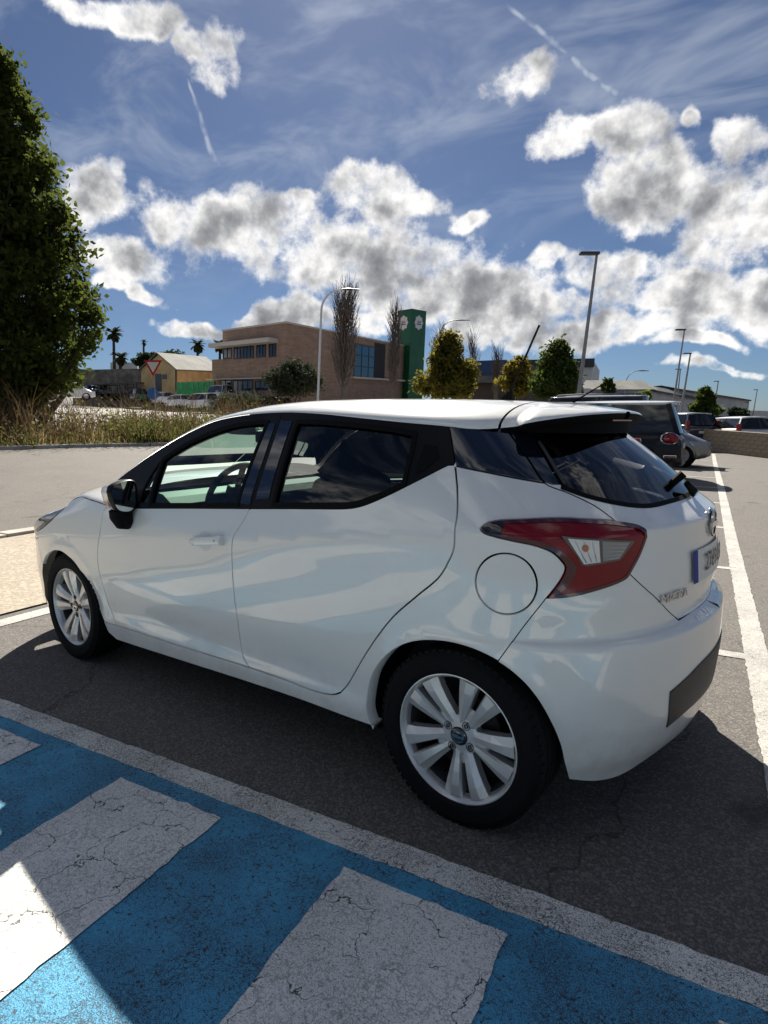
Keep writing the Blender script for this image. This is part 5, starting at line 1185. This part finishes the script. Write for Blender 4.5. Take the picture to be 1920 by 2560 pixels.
# the big poplar at left
d = 25.; base = at(28*KD, 945*KD, d); Ht = (945-88)*KD*d/FPX
tree('poplar_tree', 'tall dense dark green poplar at the left edge, bushy to the ground', base, Ht,
     crown_px([(915, 40), (870, 78), (820, 126), (770, 164), (720, 172), (640, 158), (540, 148), (460, 134), (400, 106), (345, 80), (290, 56), (240, 40), (205, 25), (178, 8)], 18, 945, 88, d),
     640, 85, .17, M['leaf_poplar'], trunk_r=.17, clump_r=.52, stems=6, low=.03, fill=.25, lobe=.45)
tree('poplar_side_shoot', 'leafy yellow-green shoots on the sunny side of the big poplar', at(120*KD, 930*KD, 23.5), 6.2, [(.30, .3), (.45, 1.0), (.6, 1.5), (.75, 1.3), (.92, .6)], 90, 60, .16, M['leaf_light'], trunk_r=.05, clump_r=.45, stems=2) if False else None
# trees in the middle distance
def mid_tree(name, label, cx, ytop, ybase, hw, d, mat, shape='round', n=150, per=60, ls=.2, **kw):
    base = at(cx*KD, ybase*KD, d); H = (ybase-ytop)*KD*d/FPX; w_ = hw*KD*d/FPX
    sh = {'round': [(.16, .3), (.28, .8), (.45, 1.), (.62, .92), (.8, .62), (.95, .2)], 'cone': [(.08, .6), (.2, 1.), (.4, .92), (.6, .66), (.8, .38), (.97, .08)], 'dome': [(.22, .55), (.40, 1.), (.62, .98), (.82, .7), (.96, .25)]}[shape]
    return tree(name, label, base, H, [(a, b*w_) for a, b in sh], n, per, ls, mat, clump_r=w_*.26, trunk_r=.09*H/6, **kw)
mid_tree('yellowing_tree', 'round yellowing tree just right of the green tower', 962, 718, 868, 54, 58, M['leaf_olive_yellow'], 'cone', 200, 55, .26)
mid_tree('small_yellowing_tree', 'yellowing tree left of the taller dark green tree', 1115, 770, 868, 34, 55, M['leaf_yellow'], 'round', 120, 50, .22)
mid_tree('green_cone_tree', 'taller dark green tree left of the nearest tall lamp', 1197, 738, 868, 52, 50, M['leaf_green'], 'cone', 230, 60, .22)
mid_tree('sapling', 'slim small tree in front of the grey warehouse', 1311, 815, 862, 14, 48, M['leaf_green'], 'round', 40, 40, .16)
mid_tree('round_bush', 'small yellow-green bush in front of the white hall', 1385, 846, 872, 19, 46, M['leaf_light'], 'dome', 50, 45, .15)
mid_tree('roadside_tree', 'green roadside tree beyond the block wall', 1517, 838, 905, 26, 52, M['leaf_green'], 'cone', 130, 50, .2)
mid_tree('small_roadside_tree', 'small lighter tree touching the roadside tree on its right', 1543, 872, 905, 12, 54, M['leaf_light'], 'round', 40, 40, .16)
mid_tree('far_bush_tree', 'dark round bush far right beyond the red-lamped white car', 1592, 882, 910, 19, 60, M['leaf_dark'], 'dome', 60, 40, .2)
mid_tree('olive_tree', 'grey-green olive tree left of the white curved lamp', 634, 785, 866, 54, 56, M['leaf_olive'], 'dome', 150, 60, .2, stems=3)
for i, (x, y, hw, yb, lab) in enumerate(((322, 765, 26, 800, 'dark pine crown left behind the ochre shed'), (372, 765, 40, 795, 'dark pine crown right behind the ochre shed'))):
    mid_tree('pine_tree', lab, x, y, yb, hw, 110, M['leaf_dark'], 'dome', 90, 40, .4, group='pines behind the ochre shed')
# leafless poplars
def bare_poplar(label, cx, ytop, ybase, hw, d, nb, group='leafless poplars', tw=.045):
    b_ = at(cx*KD, ybase*KD, d); H = (ybase-ytop)*KD*d/FPX; W_ = hw*KD*d/FPX; o = empty('bare_poplar', b_, 0, label, 'tree', group)
    MB().tube([(0, 0, -.3), tuple(UPV*H*.3), tuple(UPV*H*.75)], [.22, .15, .05], 7).build('trunk', M['bark_pale'], o, True); mb = MB()
    for k in range(nb):
        h0 = H*rng.uniform(.06, .72); a = rng.uniform(0, 2*math.pi); w_ = W_*rng.uniform(.3, 1.)*(1-.55*abs(h0/H-.25)); L = H*rng.uniform(.18, .36)*(1-.2*h0/H); L = min(L, H*1.0-h0)
        pts = [np.array((0, 0, h0))+ (UPV-np.array((0, 0, 1)))*h0]
        for t_ in (.25, .5, .75, 1.): pts.append(np.array((math.cos(a)*w_*t_**.6, math.sin(a)*w_*t_**.6, h0+L*t_))+(UPV-np.array((0, 0, 1)))*(h0+L*t_)+rng.normal(size=3)*.10)
        mb.tube(pts, list(np.linspace(tw, tw*.35, 5)), 3, False)
        for j in range(3):
            i = rng.integers(1, 4); q = pts[i]; e = q+np.array((math.cos(a+rng.normal())*.35, math.sin(a+rng.normal())*.35, rng.uniform(.6, 1.5))); mb.tube([q, (q+e)/2+rng.normal(size=3)*.05, e], [tw*.6, tw*.45, tw*.3], 3, False)
    tag(mb.build('branches', M['bark_pale'], o), kind='stuff'); return o
bare_poplar('wide leafless poplar behind the white curved lamp', 741, 605, 862, 36, 54, 260, tw=.034)
bare_poplar('narrow leafless poplar against the right end of the brick wall', 848, 655, 862, 16, 56, 120, tw=.034)
bare_poplar('thin leafless poplar behind the round yellowing tree', 1016, 715, 865, 15, 62, 50, tw=.03)
bare_poplar('thin dark leafless poplar left of the small yellowing tree', 1070, 755, 866, 12, 60, 60, tw=.03)
bare_poplar('twiggy bare top sticking out of the round yellowing tree', 945, 705, 830, 10, 62, 50)
# palms
def palm(label, cx, ycrown, ybase, rad, d, nf=34, skirt=False):
    b_ = at(cx*KD, ybase*KD, d); H = (ybase-ycrown)*KD*d/FPX; r_ = rad*1.7*KD*d/FPX; o = empty('palm_tree', b_, 0, label, 'tree', 'fan palms on the left skyline')
    top = UPV*H; MB().tube([(0, 0, -1), tuple(top*.5), tuple(top)], [.32, .26, .22], 8).build('trunk', M['bark'], o, True); V = []; F = []
    for k in range(nf):
        a = rng.uniform(0, 2*math.pi); e0 = rng.uniform(-.9 if not skirt else -1.4, 1.3); L = r_*rng.uniform(.75, 1.05); hd = np.array((math.cos(a), math.sin(a), 0)); sd = np.array((-math.sin(a), math.cos(a), 0)); p_ = top.copy(); B = len(V)
        for t_ in range(5):
            wv = L*.26*math.sin(math.pi*(t_+.6)/5.2); el = e0-.30*t_; V += [p_-sd*wv-np.array((0, 0, wv*.3)), p_, p_+sd*wv-np.array((0, 0, wv*.3))]; p_ = p_+(hd*math.cos(el)+np.array((0, 0, math.sin(el))))*L/4
        for t_ in range(4): F += [(B+t_*3, B+t_*3+1, B+t_*3+4, B+t_*3+3), (B+t_*3+1, B+t_*3+2, B+t_*3+5, B+t_*3+4)]
    mesh('crown', V, F, M['palm_leaf'], o); return o
palm('tall palm nearest the big poplar', 247, 722, 800, 13, 115); palm('short bushy palm below the tall palm', 260, 772, 800, 13, 112, 40, True); palm('slender palm with a tiny crown left of the give way sign', 311, 741, 800, 6, 150, 22, True)
palm('palm standing behind the ochre shed roof', 427, 746, 800, 12, 118); palm('palm half hidden by the left end of the brick building', 475, 748, 800, 12, 122)
# weeds on the verge
def blades(name, label, cat, n, region, hmin, hmax, wid, mat, bend=.35, kind='stuff'):
    s = rng.uniform(region[0], region[1], n); t_ = rng.uniform(region[2], region[3], n)
    cl = rng.uniform(region[0], region[1], 90); s = np.where(rng.uniform(size=n) < .6, cl[rng.integers(0, 90, n)]+rng.normal(size=n)*.35, s); s = np.clip(s, region[0], region[1])
    b_ = V0[None]+s[:, None]*vd+t_[:, None]*vn; z = gz(b_[:, 0], b_[:, 1])+.05; h = rng.uniform(hmin, hmax, n)*(.6+.4*np.sin(s*1.7+1)**2); a = rng.uniform(0, 2*math.pi, n); bd_ = rng.uniform(0, bend, n)*h; hd = np.stack([np.cos(a), np.sin(a)], 1)
    fc = rng.uniform(0, math.pi, n); sd = np.stack([np.cos(fc), np.sin(fc)], 1)*wid
    v = []; P0_ = np.c_[b_, z]; P1_ = np.c_[b_+hd*bd_[:, None]*.35, z+h*.6]; P2_ = np.c_[b_+hd*bd_[:, None], z+h]; s3 = np.c_[sd, np.zeros(n)]
    v = np.stack([P0_-s3, P0_+s3, P1_+s3*.8, P1_-s3*.8, P2_], 1).reshape(-1, 3); i = np.arange(n)*5
    q = np.stack([i, i+1, i+2, i+3], 1); tr_ = np.stack([i+3, i+2, i+4, i+4], 1)
    me = bpy.data.meshes.new(name); me.from_pydata([tuple(x) for x in v], [], [tuple(x) for x in q]+[tuple(x[:3]) for x in tr_]); me.materials.append(mat); o = link(bpy.data.objects.new(name, me)); return tag(o, label, cat, kind=kind)
blades('dry_grass', 'dry straw-coloured grass along the verge', 'grass', 5500, (-13, 12, .05, 5.5), .2, .65, .012, M['straw'], 1.3)
blades('green_weeds', 'green weeds growing right of the give way sign', 'weeds', 6000, (3.2, 12, .1, 5), .25, 1.1, .018, M['weed_green'], 1.1)
blades('ground_weeds', 'low green weeds along the verge kerb', 'weeds', 5000, (-13, 12, .0, 4), .1, .5, .016, M['weed_green'], .8)
blades('brown_weeds', 'tall brown dead weed stalks on the verge', 'weeds', 4200, (-8, 12, .2, 6), .6, 2.3, .010, M['weed_brown'], 1.0)
mid_tree('low_hedge', 'low clipped hedge in front of the brick building', 520, 858, 885, 60, 52, M['leaf_olive'], 'dome', 90, 60, .16)
mid_tree('low_hedge', 'dark low shrub under the olive tree', 585, 862, 880, 40, 54, M['leaf_dark'], 'dome', 60, 60, .16)

nb = 340; s_ = rng.uniform(-12, 12, nb); t_ = rng.uniform(.2, 5.5, nb); b_ = V0[None]+s_[:, None]*vd+t_[:, None]*vn; h_ = rng.uniform(.2, 1.3, nb)
C_ = np.repeat(np.c_[b_, gz(b_[:, 0], b_[:, 1])+h_*.5], 60, 0); C_ = C_+rng.normal(size=C_.shape)*np.repeat(np.c_[h_*.45+.12, h_*.45+.12, h_*.30], 60, 0)
C_[:, 2] = np.maximum(C_[:, 2], gz(C_[:, 0], C_[:, 1])+.06); half = rng.uniform(size=len(C_)) < .55
for nm, lab, kk, mt in (('leafy_weeds', 'bushy green leafy weeds on the verge', half, 'weed_green'), ('withered_weeds', 'bushy withered brown weeds on the verge', ~half, 'weed_brown')):
    v, f = leaves(C_[kk], .075); tag(fast_mesh(nm, v, f, M[mt]), lab, 'weeds', kind='stuff')
# ------------------------------------------------------------------ other parked cars
M['side_glass'] = plain('dark car glass', (.012, .015, .016), .04, 0, **{'Specular IOR Level': .7})
M['steel'] = plain('grey wheel', (.30, .30, .31), .4, .6)
PAINTS = {}
def paint(c, flake=False):
    k = (c, flake)
    if k not in PAINTS: PAINTS[k] = car_paint('car paint %d' % len(PAINTS), c, flake, coat=.3 if max(c) < .02 else 1., dirt=.0 if max(c) < .02 else .05)
    return PAINTS[k]
def other_car(name, label, x, y, heading, colr, L=4.0, W=1.72, H=1.48, kind='hatch', roof=None, flake=False, group='parked cars', detail=True, rails=False, lamp='tall', z=None, spoiler=False):
    o = empty(name, (x, y, float(gz(x, y)) if z is None else z), heading, label, 'van' if kind == 'van' else 'car', group)
    P_ = paint(colr, flake); hw = W/2
    belt = {'hatch': .95, 'suv': 1.05, 'mpv': 1.02, 'sedan': .93, 'van': 1.08}[kind]; hood = belt-.08; zl = .20
    F0 = {'hatch': (.62, .36, -.92, -.78), 'suv': (.55, .22, -.94, -.82), 'mpv': (.74, .38, -.95, -.84), 'sedan': (.52, .22, -.62, -.36), 'van': (.80, .45, -.97, -.93)}[kind]  # windscreen base, roof front, rear glass base, roof rear (fractions of half length)
    hl = L/2; xs = np.array([-1, -.97, -.9, -.75, -.5, -.2, .1, .4, .62, .8, .92, .98, 1.0])*hl
    wf = np.array([.80, .88, .955, 1, 1, 1, 1, 1, .99, .965, .90, .82, .70])*hw
    tf = pch([-hl, -.97*hl, F0[2]*hl, F0[0]*hl, .82*hl, .95*hl, hl], [belt-.16, belt-.06, belt, belt, hood-.10, hood-.22, hood-.34]) if kind != 'sedan' else pch([-hl, -.97*hl, F0[2]*hl, F0[0]*hl, .82*hl, .95*hl, hl], [belt-.18, belt-.04, belt, belt, hood-.08, hood-.2, hood-.32])
    V = []; ns = 9
    for xx, w_ in zip(xs, wf):
        zt = float(tf(xx)); e = abs(xx)/hl; zb = zl+.10*float(sst(.85, 1., e)); q = .05*float(sst(.9, 1, e))
        for yy, zq in ((.0, zb), (.82*w_, zb), (.955*w_, zb+.05), (.985*w_, zb+.16), (1.0*w_, .55), (.995*w_, .72), (.965*w_, zt-.07), (.90*w_, zt-.01), (0, zt+.025)): V.append((xx*(1-q*abs(zq-.5)*.6), yy, zq))
    n = len(xs); Fc = [(i*ns+j, (i+1)*ns+j, (i+1)*ns+j+1, i*ns+j+1) for i in range(n-1) for j in range(ns-1)]+[tuple(range(ns))[::-1], tuple((n-1)*ns+j for j in range(ns))]
    B = len(V); V += [(a, -b_, c_) for a, b_, c_ in V[:B]]; Fc = [f[::-1] for f in Fc]+[tuple(q+B for q in f) for f in Fc]
    mesh('body', V, Fc, P_, o, True, None, 48)
    wx0, wx1, rx0, rx1 = [f*hl for f in F0]; wb, wt = hw*.925, hw*.70; zr = H-.075
    def gp(u, v, s):                      # point on the glasshouse: u along, v up
        xa = rx0+(wx0-rx0)*u; xb = rx1+(wx1-rx1)*u; return np.array((xa+(xb-xa)*v, s*(wb*(1-.06*(2*u-1)**2)+(wt-wb)*v**1.15), belt-.02+(zr-belt+.02)*v))
    gl = MB(); nu = 10; nv = 5
    for s in (-1, 1):
        gl.add([gp(i/nu, j/nv, s) for i in range(nu+1) for j in range(nv+1)], [((i*(nv+1)+j), (i*(nv+1)+j+1), (i+1)*(nv+1)+j+1, (i+1)*(nv+1)+j) for i in range(nu) for j in range(nv)])
    gl.build('side_windows', M['side_glass'], o, True, 60)
    for u, nm, bul in ((1, 'windscreen', .10), (0, 'rear_window', -.08)):
        gl = MB(); a = []
        for j in range(nv+1):
            for k in range(9):
                t_ = k/8; pL, pR = gp(u, j/nv, 1), gp(u, j/nv, -1); q = pL*(1-t_)+pR*t_; q[0] += bul*math.sin(math.pi*t_); a.append(q)
        gl.add(a, [(j*9+k, j*9+k+1, (j+1)*9+k+1, (j+1)*9+k) for j in range(nv) for k in range(8)]); gl.build(nm, M['side_glass'], o, True)
    rf = MB(); a = []; ex = .16 if spoiler else .05
    for i in range(13):
        u = i/12; xx = rx1-ex+(wx1+.08-rx1+ex)*u; pl_ = 1-.10*(2*u-1)**4
        for k in range(13): t_ = k/6-1; a.append((xx+(.08 if u > .5 else -.05)*(1-t_*t_)*abs(2*u-1)**2, wt*1.02*pl_*t_, zr-.005+(.075-.03*(2*u-1)**2)*(1-abs(t_)**2.6)))
    rf.add(a, [(i*13+k, (i+1)*13+k, (i+1)*13+k+1, i*13+k+1) for i in range(12) for k in range(12)]); r_ = rf.build('roof', paint(roof) if roof else P_, o, True)
    md = r_.modifiers.new('thick', 'SOLIDIFY'); md.thickness = .045; md.offset = -1
    for s in (-1, 1):
        for u, wd, nm in ((1., .045, 'pillar'), (0., .11 if kind != 'sedan' else .07, 'pillar'), (.46, .04, 'pillar')):
            q = [gp(u, j/4, s)+np.array((0, s*.008, 0)) for j in range(5)]
            b_ = MB()
            for j in range(4):
                a0, a1 = q[j], q[j+1]; d_ = np.array((wd, 0, 0)); b_.add([a0-d_*.5, a0+d_*.5, a1+d_*.5, a1-d_*.5], [(0, 1, 2, 3)])
            b_.build(nm, P_ if u != .46 else M['black_frame'], o)
    if rails:
        for s in (-1, 1): MB().tube([(rx1+.05, s*wt*.93, zr+.03), (rx1+.15, s*wt*.93, zr+.09), (0, s*wt*.94, zr+.115), (wx1-.25, s*wt*.93, zr+.085), (wx1-.1, s*wt*.93, zr+.02)], .022, 6).build('roof_rail', M['chrome'] if rails == 'chrome' else paint((.55, .56, .57)), o, True)
    wr_ = .315
    for sx in (-.62, .62):
        for s in (-1, 1):
            w_ = empty('wheel', (sx*hl*1.0, s*(hw-.11), wr_), 0, parent=o)
            MB().lathe([(.20, -.10), (.27, -.105), (wr_-.012, -.09), (wr_, -.06), (wr_, .06), (wr_-.012, .09), (.27, .105), (.20, .10)], 24, closed=True).build('tyre', M['tyre'], w_, True, 40)
            MB().lathe([(.215, s*.10), (.205, s*.085), (.06, s*.075), (.0, s*.085)], 20).build('rim', M['steel'], w_, True)
            MB().lathe([(wr_+.055, s*.115), (wr_+.055, s*.03), (.0, s*.03)], 24).build('arch', M['rubber'], w_)
    if detail:
        for s in (-1, 1):
            if lamp == 'tall': q = bevel(MB().box((-hl*.955, s*hw*.865, belt-.02), (.09, .07, .20)).build('tail_lamp', M['red_lens'], o), .03)
            elif lamp == 'round':
                q = MB(); th = np.linspace(0, 2*math.pi, 25)[:-1]
                rg_ = lambda k, dx, of: [np.array((-hl*.90+.155*k*math.cos(a)+dx, s*(hw*.955+of-.07*(max(0, -math.cos(a))*k)), belt-.13+.115*k*math.sin(a))) for a in th]
                R3 = [rg_(1., 0, -.03), rg_(.96, 0, .03), rg_(.6, 0, .055), rg_(.1, 0, .065)]; n3 = 24
                q.add([v for r3 in R3 for v in r3], [(i*n3+j, i*n3+(j+1) % n3, (i+1)*n3+(j+1) % n3, (i+1)*n3+j) for i in range(3) for j in range(n3)]); q.build('tail_lamp', M['red_lens'], o, True)
                MB().tube([v for v in rg_(1.06, .035, .028)]+[rg_(1.06, .035, .028)[0]], .018, 6).build('lamp_ring', M['chrome'], o, True)
                bevel(MB().box((-hl*.90, s*(hw*.955), .50), (.13, .03, .035)).build('bumper_lamp', M['chrome'], o), .012)
            bevel(MB().add([(hl*.72, s*hw*.985, hood-.16), (hl*.955, s*hw*.70, hood-.30), (hl*.97, s*hw*.66, hood-.40), (hl*.76, s*hw*.998, hood-.27), (hl*.70, s*hw*.90, hood-.14), (hl*.93, s*hw*.60, hood-.27), (hl*.93, s*hw*.60, hood-.40), (hl*.7, s*hw*.9, hood-.27)],
                  [(0, 1, 2, 3), (0, 4, 5, 1), (1, 5, 6, 2), (4, 0, 3, 7)] if s < 0 else [(3, 2, 1, 0), (1, 5, 4, 0), (2, 6, 5, 1), (7, 3, 0, 4)]).build('headlamp', M['lamp_clear'], o), .008)
            bevel(MB().box((wx0*.86, s*(hw+.09), belt+.05), (.06, .09, .065)).build('door_mirror', P_, o), .025)
            for hx in (.02, -.42): bevel(MB().box((hx*hl, s*(hw*.985), belt-.13), (.09, .022, .016)).build('door_handle', M['chrome'] if lamp == 'round' else P_, o), .006)
            sm = MB()
            for hx in (.50, .02, -.46): sm.box((hx*hl, s*hw*.995, .60), (.004, .008, .27))
            sm.build('door_seam', M['rubber'], o)
        bevel(MB().box((hl*.985, 0, .42), (.03, hw*.55, .07)).build('grille', M['rubber'], o), .01); MB().box((-hl*1.0, 0, .72), (.012, .25, .055)).build('number_plate', M['plate_white'], o)
        bevel(MB().box((-hl*.985, 0, .36), (.05, hw*.75, .08)).build('rear_valance', M['plastic'], o), .02)
        MB().box((0, 0, .26), (hl*.85, hw*.8, .05)).build('underbody', M['rubber'], o)
    return o
hd = math.pi+R(7.8)
cw = other_car('parked_city_car', 'black hatchback with aerial, two bays beyond the white hatchback', -2.92, 5.05, hd, (.008, .008, .010), 3.7, 1.66, 1.60, 'hatch', group=None)
MB().tube([(-1.15, .2, 1.57), (-1.62, .2, 1.86)], [.012, .005], 6).build('aerial', M['rubber'], cw)
other_car('parked_tall_hatchback', 'white upright small car, only its roof corner showing past the black hatchback', -4.28, 7.55, hd, (.72, .74, .76), 3.7, 1.64, 1.58, 'van', group=None, lamp='tall')
other_car('parked_van', 'tall grey van with silver roof edge behind the dark navy car', -7.5, 22.3, hd, (.16, .165, .17), 4.9, 1.95, 2.15, 'van', flake=True, rails='chrome', group=None)
other_car('parked_minivan', 'dark navy tall hatchback with round red tail lamp and white roof', -4.05, 12.5, hd, (.003, .0035, .006), 4.25, 1.80, 1.74, 'mpv', roof=(.68, .69, .70), lamp='round', group=None, spoiler=True)
other_car('parked_hatchback', 'grey hatchback parked nose out in front of the block wall', -4.05, 17.4, R(7.8), (.22, .225, .235), 3.9, 1.70, 1.47, 'hatch', flake=True, group=None)
# beyond the block wall
for px, d, dz, hdg, c, kw, lab in (
    (1690, 29, 0, 2.35, (.03, .035, .05), dict(kind='suv', H=1.6, roof=(.5, .52, .54), L=4.4), 'dark estate car with pale roof just left behind the block wall'),
    (1765, 33, 0, 1.95, (.50, .05, .09), dict(kind='hatch', H=1.5, roof=(.02, .02, .022)), 'pinkish red car with black roof behind the block wall'),
    (1842, 27.0, 0, 2.15, (.72, .72, .72), dict(kind='mpv', H=1.52, L=3.9, lamp='tall'), 'white hatchback with tall red tail lamps behind the block wall'),
    (1932, 29, 0, 2.1, (.70, .71, .72), dict(kind='hatch', H=1.48), 'white car at the right edge behind the block wall'),
    (1893, 58, 0, 1.8, (.70, .71, .72), dict(kind='hatch', H=1.5, detail=False), 'small far white car above the right edge white car'),
    (1918, 66, 0, 1.6, (.42, .43, .45), dict(kind='hatch', H=1.5, detail=False), 'small far silver car at the right edge')):
    q = col_at(px, d); other_car('parked_car', lab, q[0], q[1], hdg, c, z=q[2], group='cars parked beyond the block wall', **kw)
# far left car park
for px, py, d, hdg, c, kw, lab in (
    (505, 1024, 66, math.pi-.55+.55, (.74, .74, .74), dict(kind='mpv', H=1.72, L=3.9), 'white tall small van side-on, nearest of the left car park row'),
    (447, 1020, 70, math.pi-.1, (.72, .72, .72), dict(kind='hatch'), 'white hatchback behind the give way sign, right of it'),
    (408, 1012, 74, math.pi-.2, (.66, .67, .68), dict(kind='hatch'), 'pale silver hatchback half hidden by the give way sign post'),
    (480, 1004, 80, math.pi-.3, (.5, .52, .54), dict(kind='suv', H=1.6), 'silver estate car behind the white tall van'),
    (548, 1005, 72, math.pi-.2, (.62, .63, .63), dict(kind='van', H=1.9, L=4.4), 'white panel van in front of the brick building entrance'),
    (612, 1012, 66, math.pi-.2, (.05, .05, .055), dict(kind='hatch'), 'dark grey car in front of the brick building windows'),
    (232, 990, 88, math.pi-.9, (.05, .12, .25), dict(kind='hatch'), 'blue car by the stone wall'),
    (262, 992, 90, math.pi-.7, (.03, .03, .03), dict(kind='suv', H=1.6), 'black car right of the blue car'),
    (172, 1000, 52, 1.2, (.72, .72, .72), dict(kind='hatch'), 'white car partly hidden behind the big poplar'),
    (345, 1004, 82, math.pi-.3, (.03, .03, .033), dict(kind='suv', H=1.65), 'black car beside the flat trailer by the stone wall')):
    q = at(px, py, d); other_car('parked_car', lab, q[0], q[1], hdg, c, z=q[2], group='cars in the left car park', detail=d < 60, **kw)
def trailer():
    q = at(308, 1000, 86); o = empty('flat_trailer', q, -.35+math.pi/2*0+R(25), 'long dark flatbed trailer parked along the stone wall', 'trailer')
    MB().box((0, 0, 1.0), (4.6, 1.2, .12)).build('bed', M['dark_roof'], o); MB().box((0, 0, .78), (4.2, .5, .12)).build('chassis', M['win_frame'], o); MB().box((0, 0, 2.15), (4.6, 1.2, .06)).build('top_rail', M['dark_roof'], o)
    for k in range(6): MB().box((-4.5+1.8*k, 1.15, 1.6), (.05, .04, .55)).build('stake', M['win_frame'], o); MB().box((-4.5+1.8*k, -1.15, 1.6), (.05, .04, .55)).build('stake', M['win_frame'], o)
    for x_ in (-3.2, -2.2, 3.0):
        for s in (-1, 1): MB().lathe([(.0, -.12), (.5, -.12), (.5, .12), (.0, .12)], 20, c=(x_, s*.95, .5)).build('wheel', M['tyre'], o)
trailer()
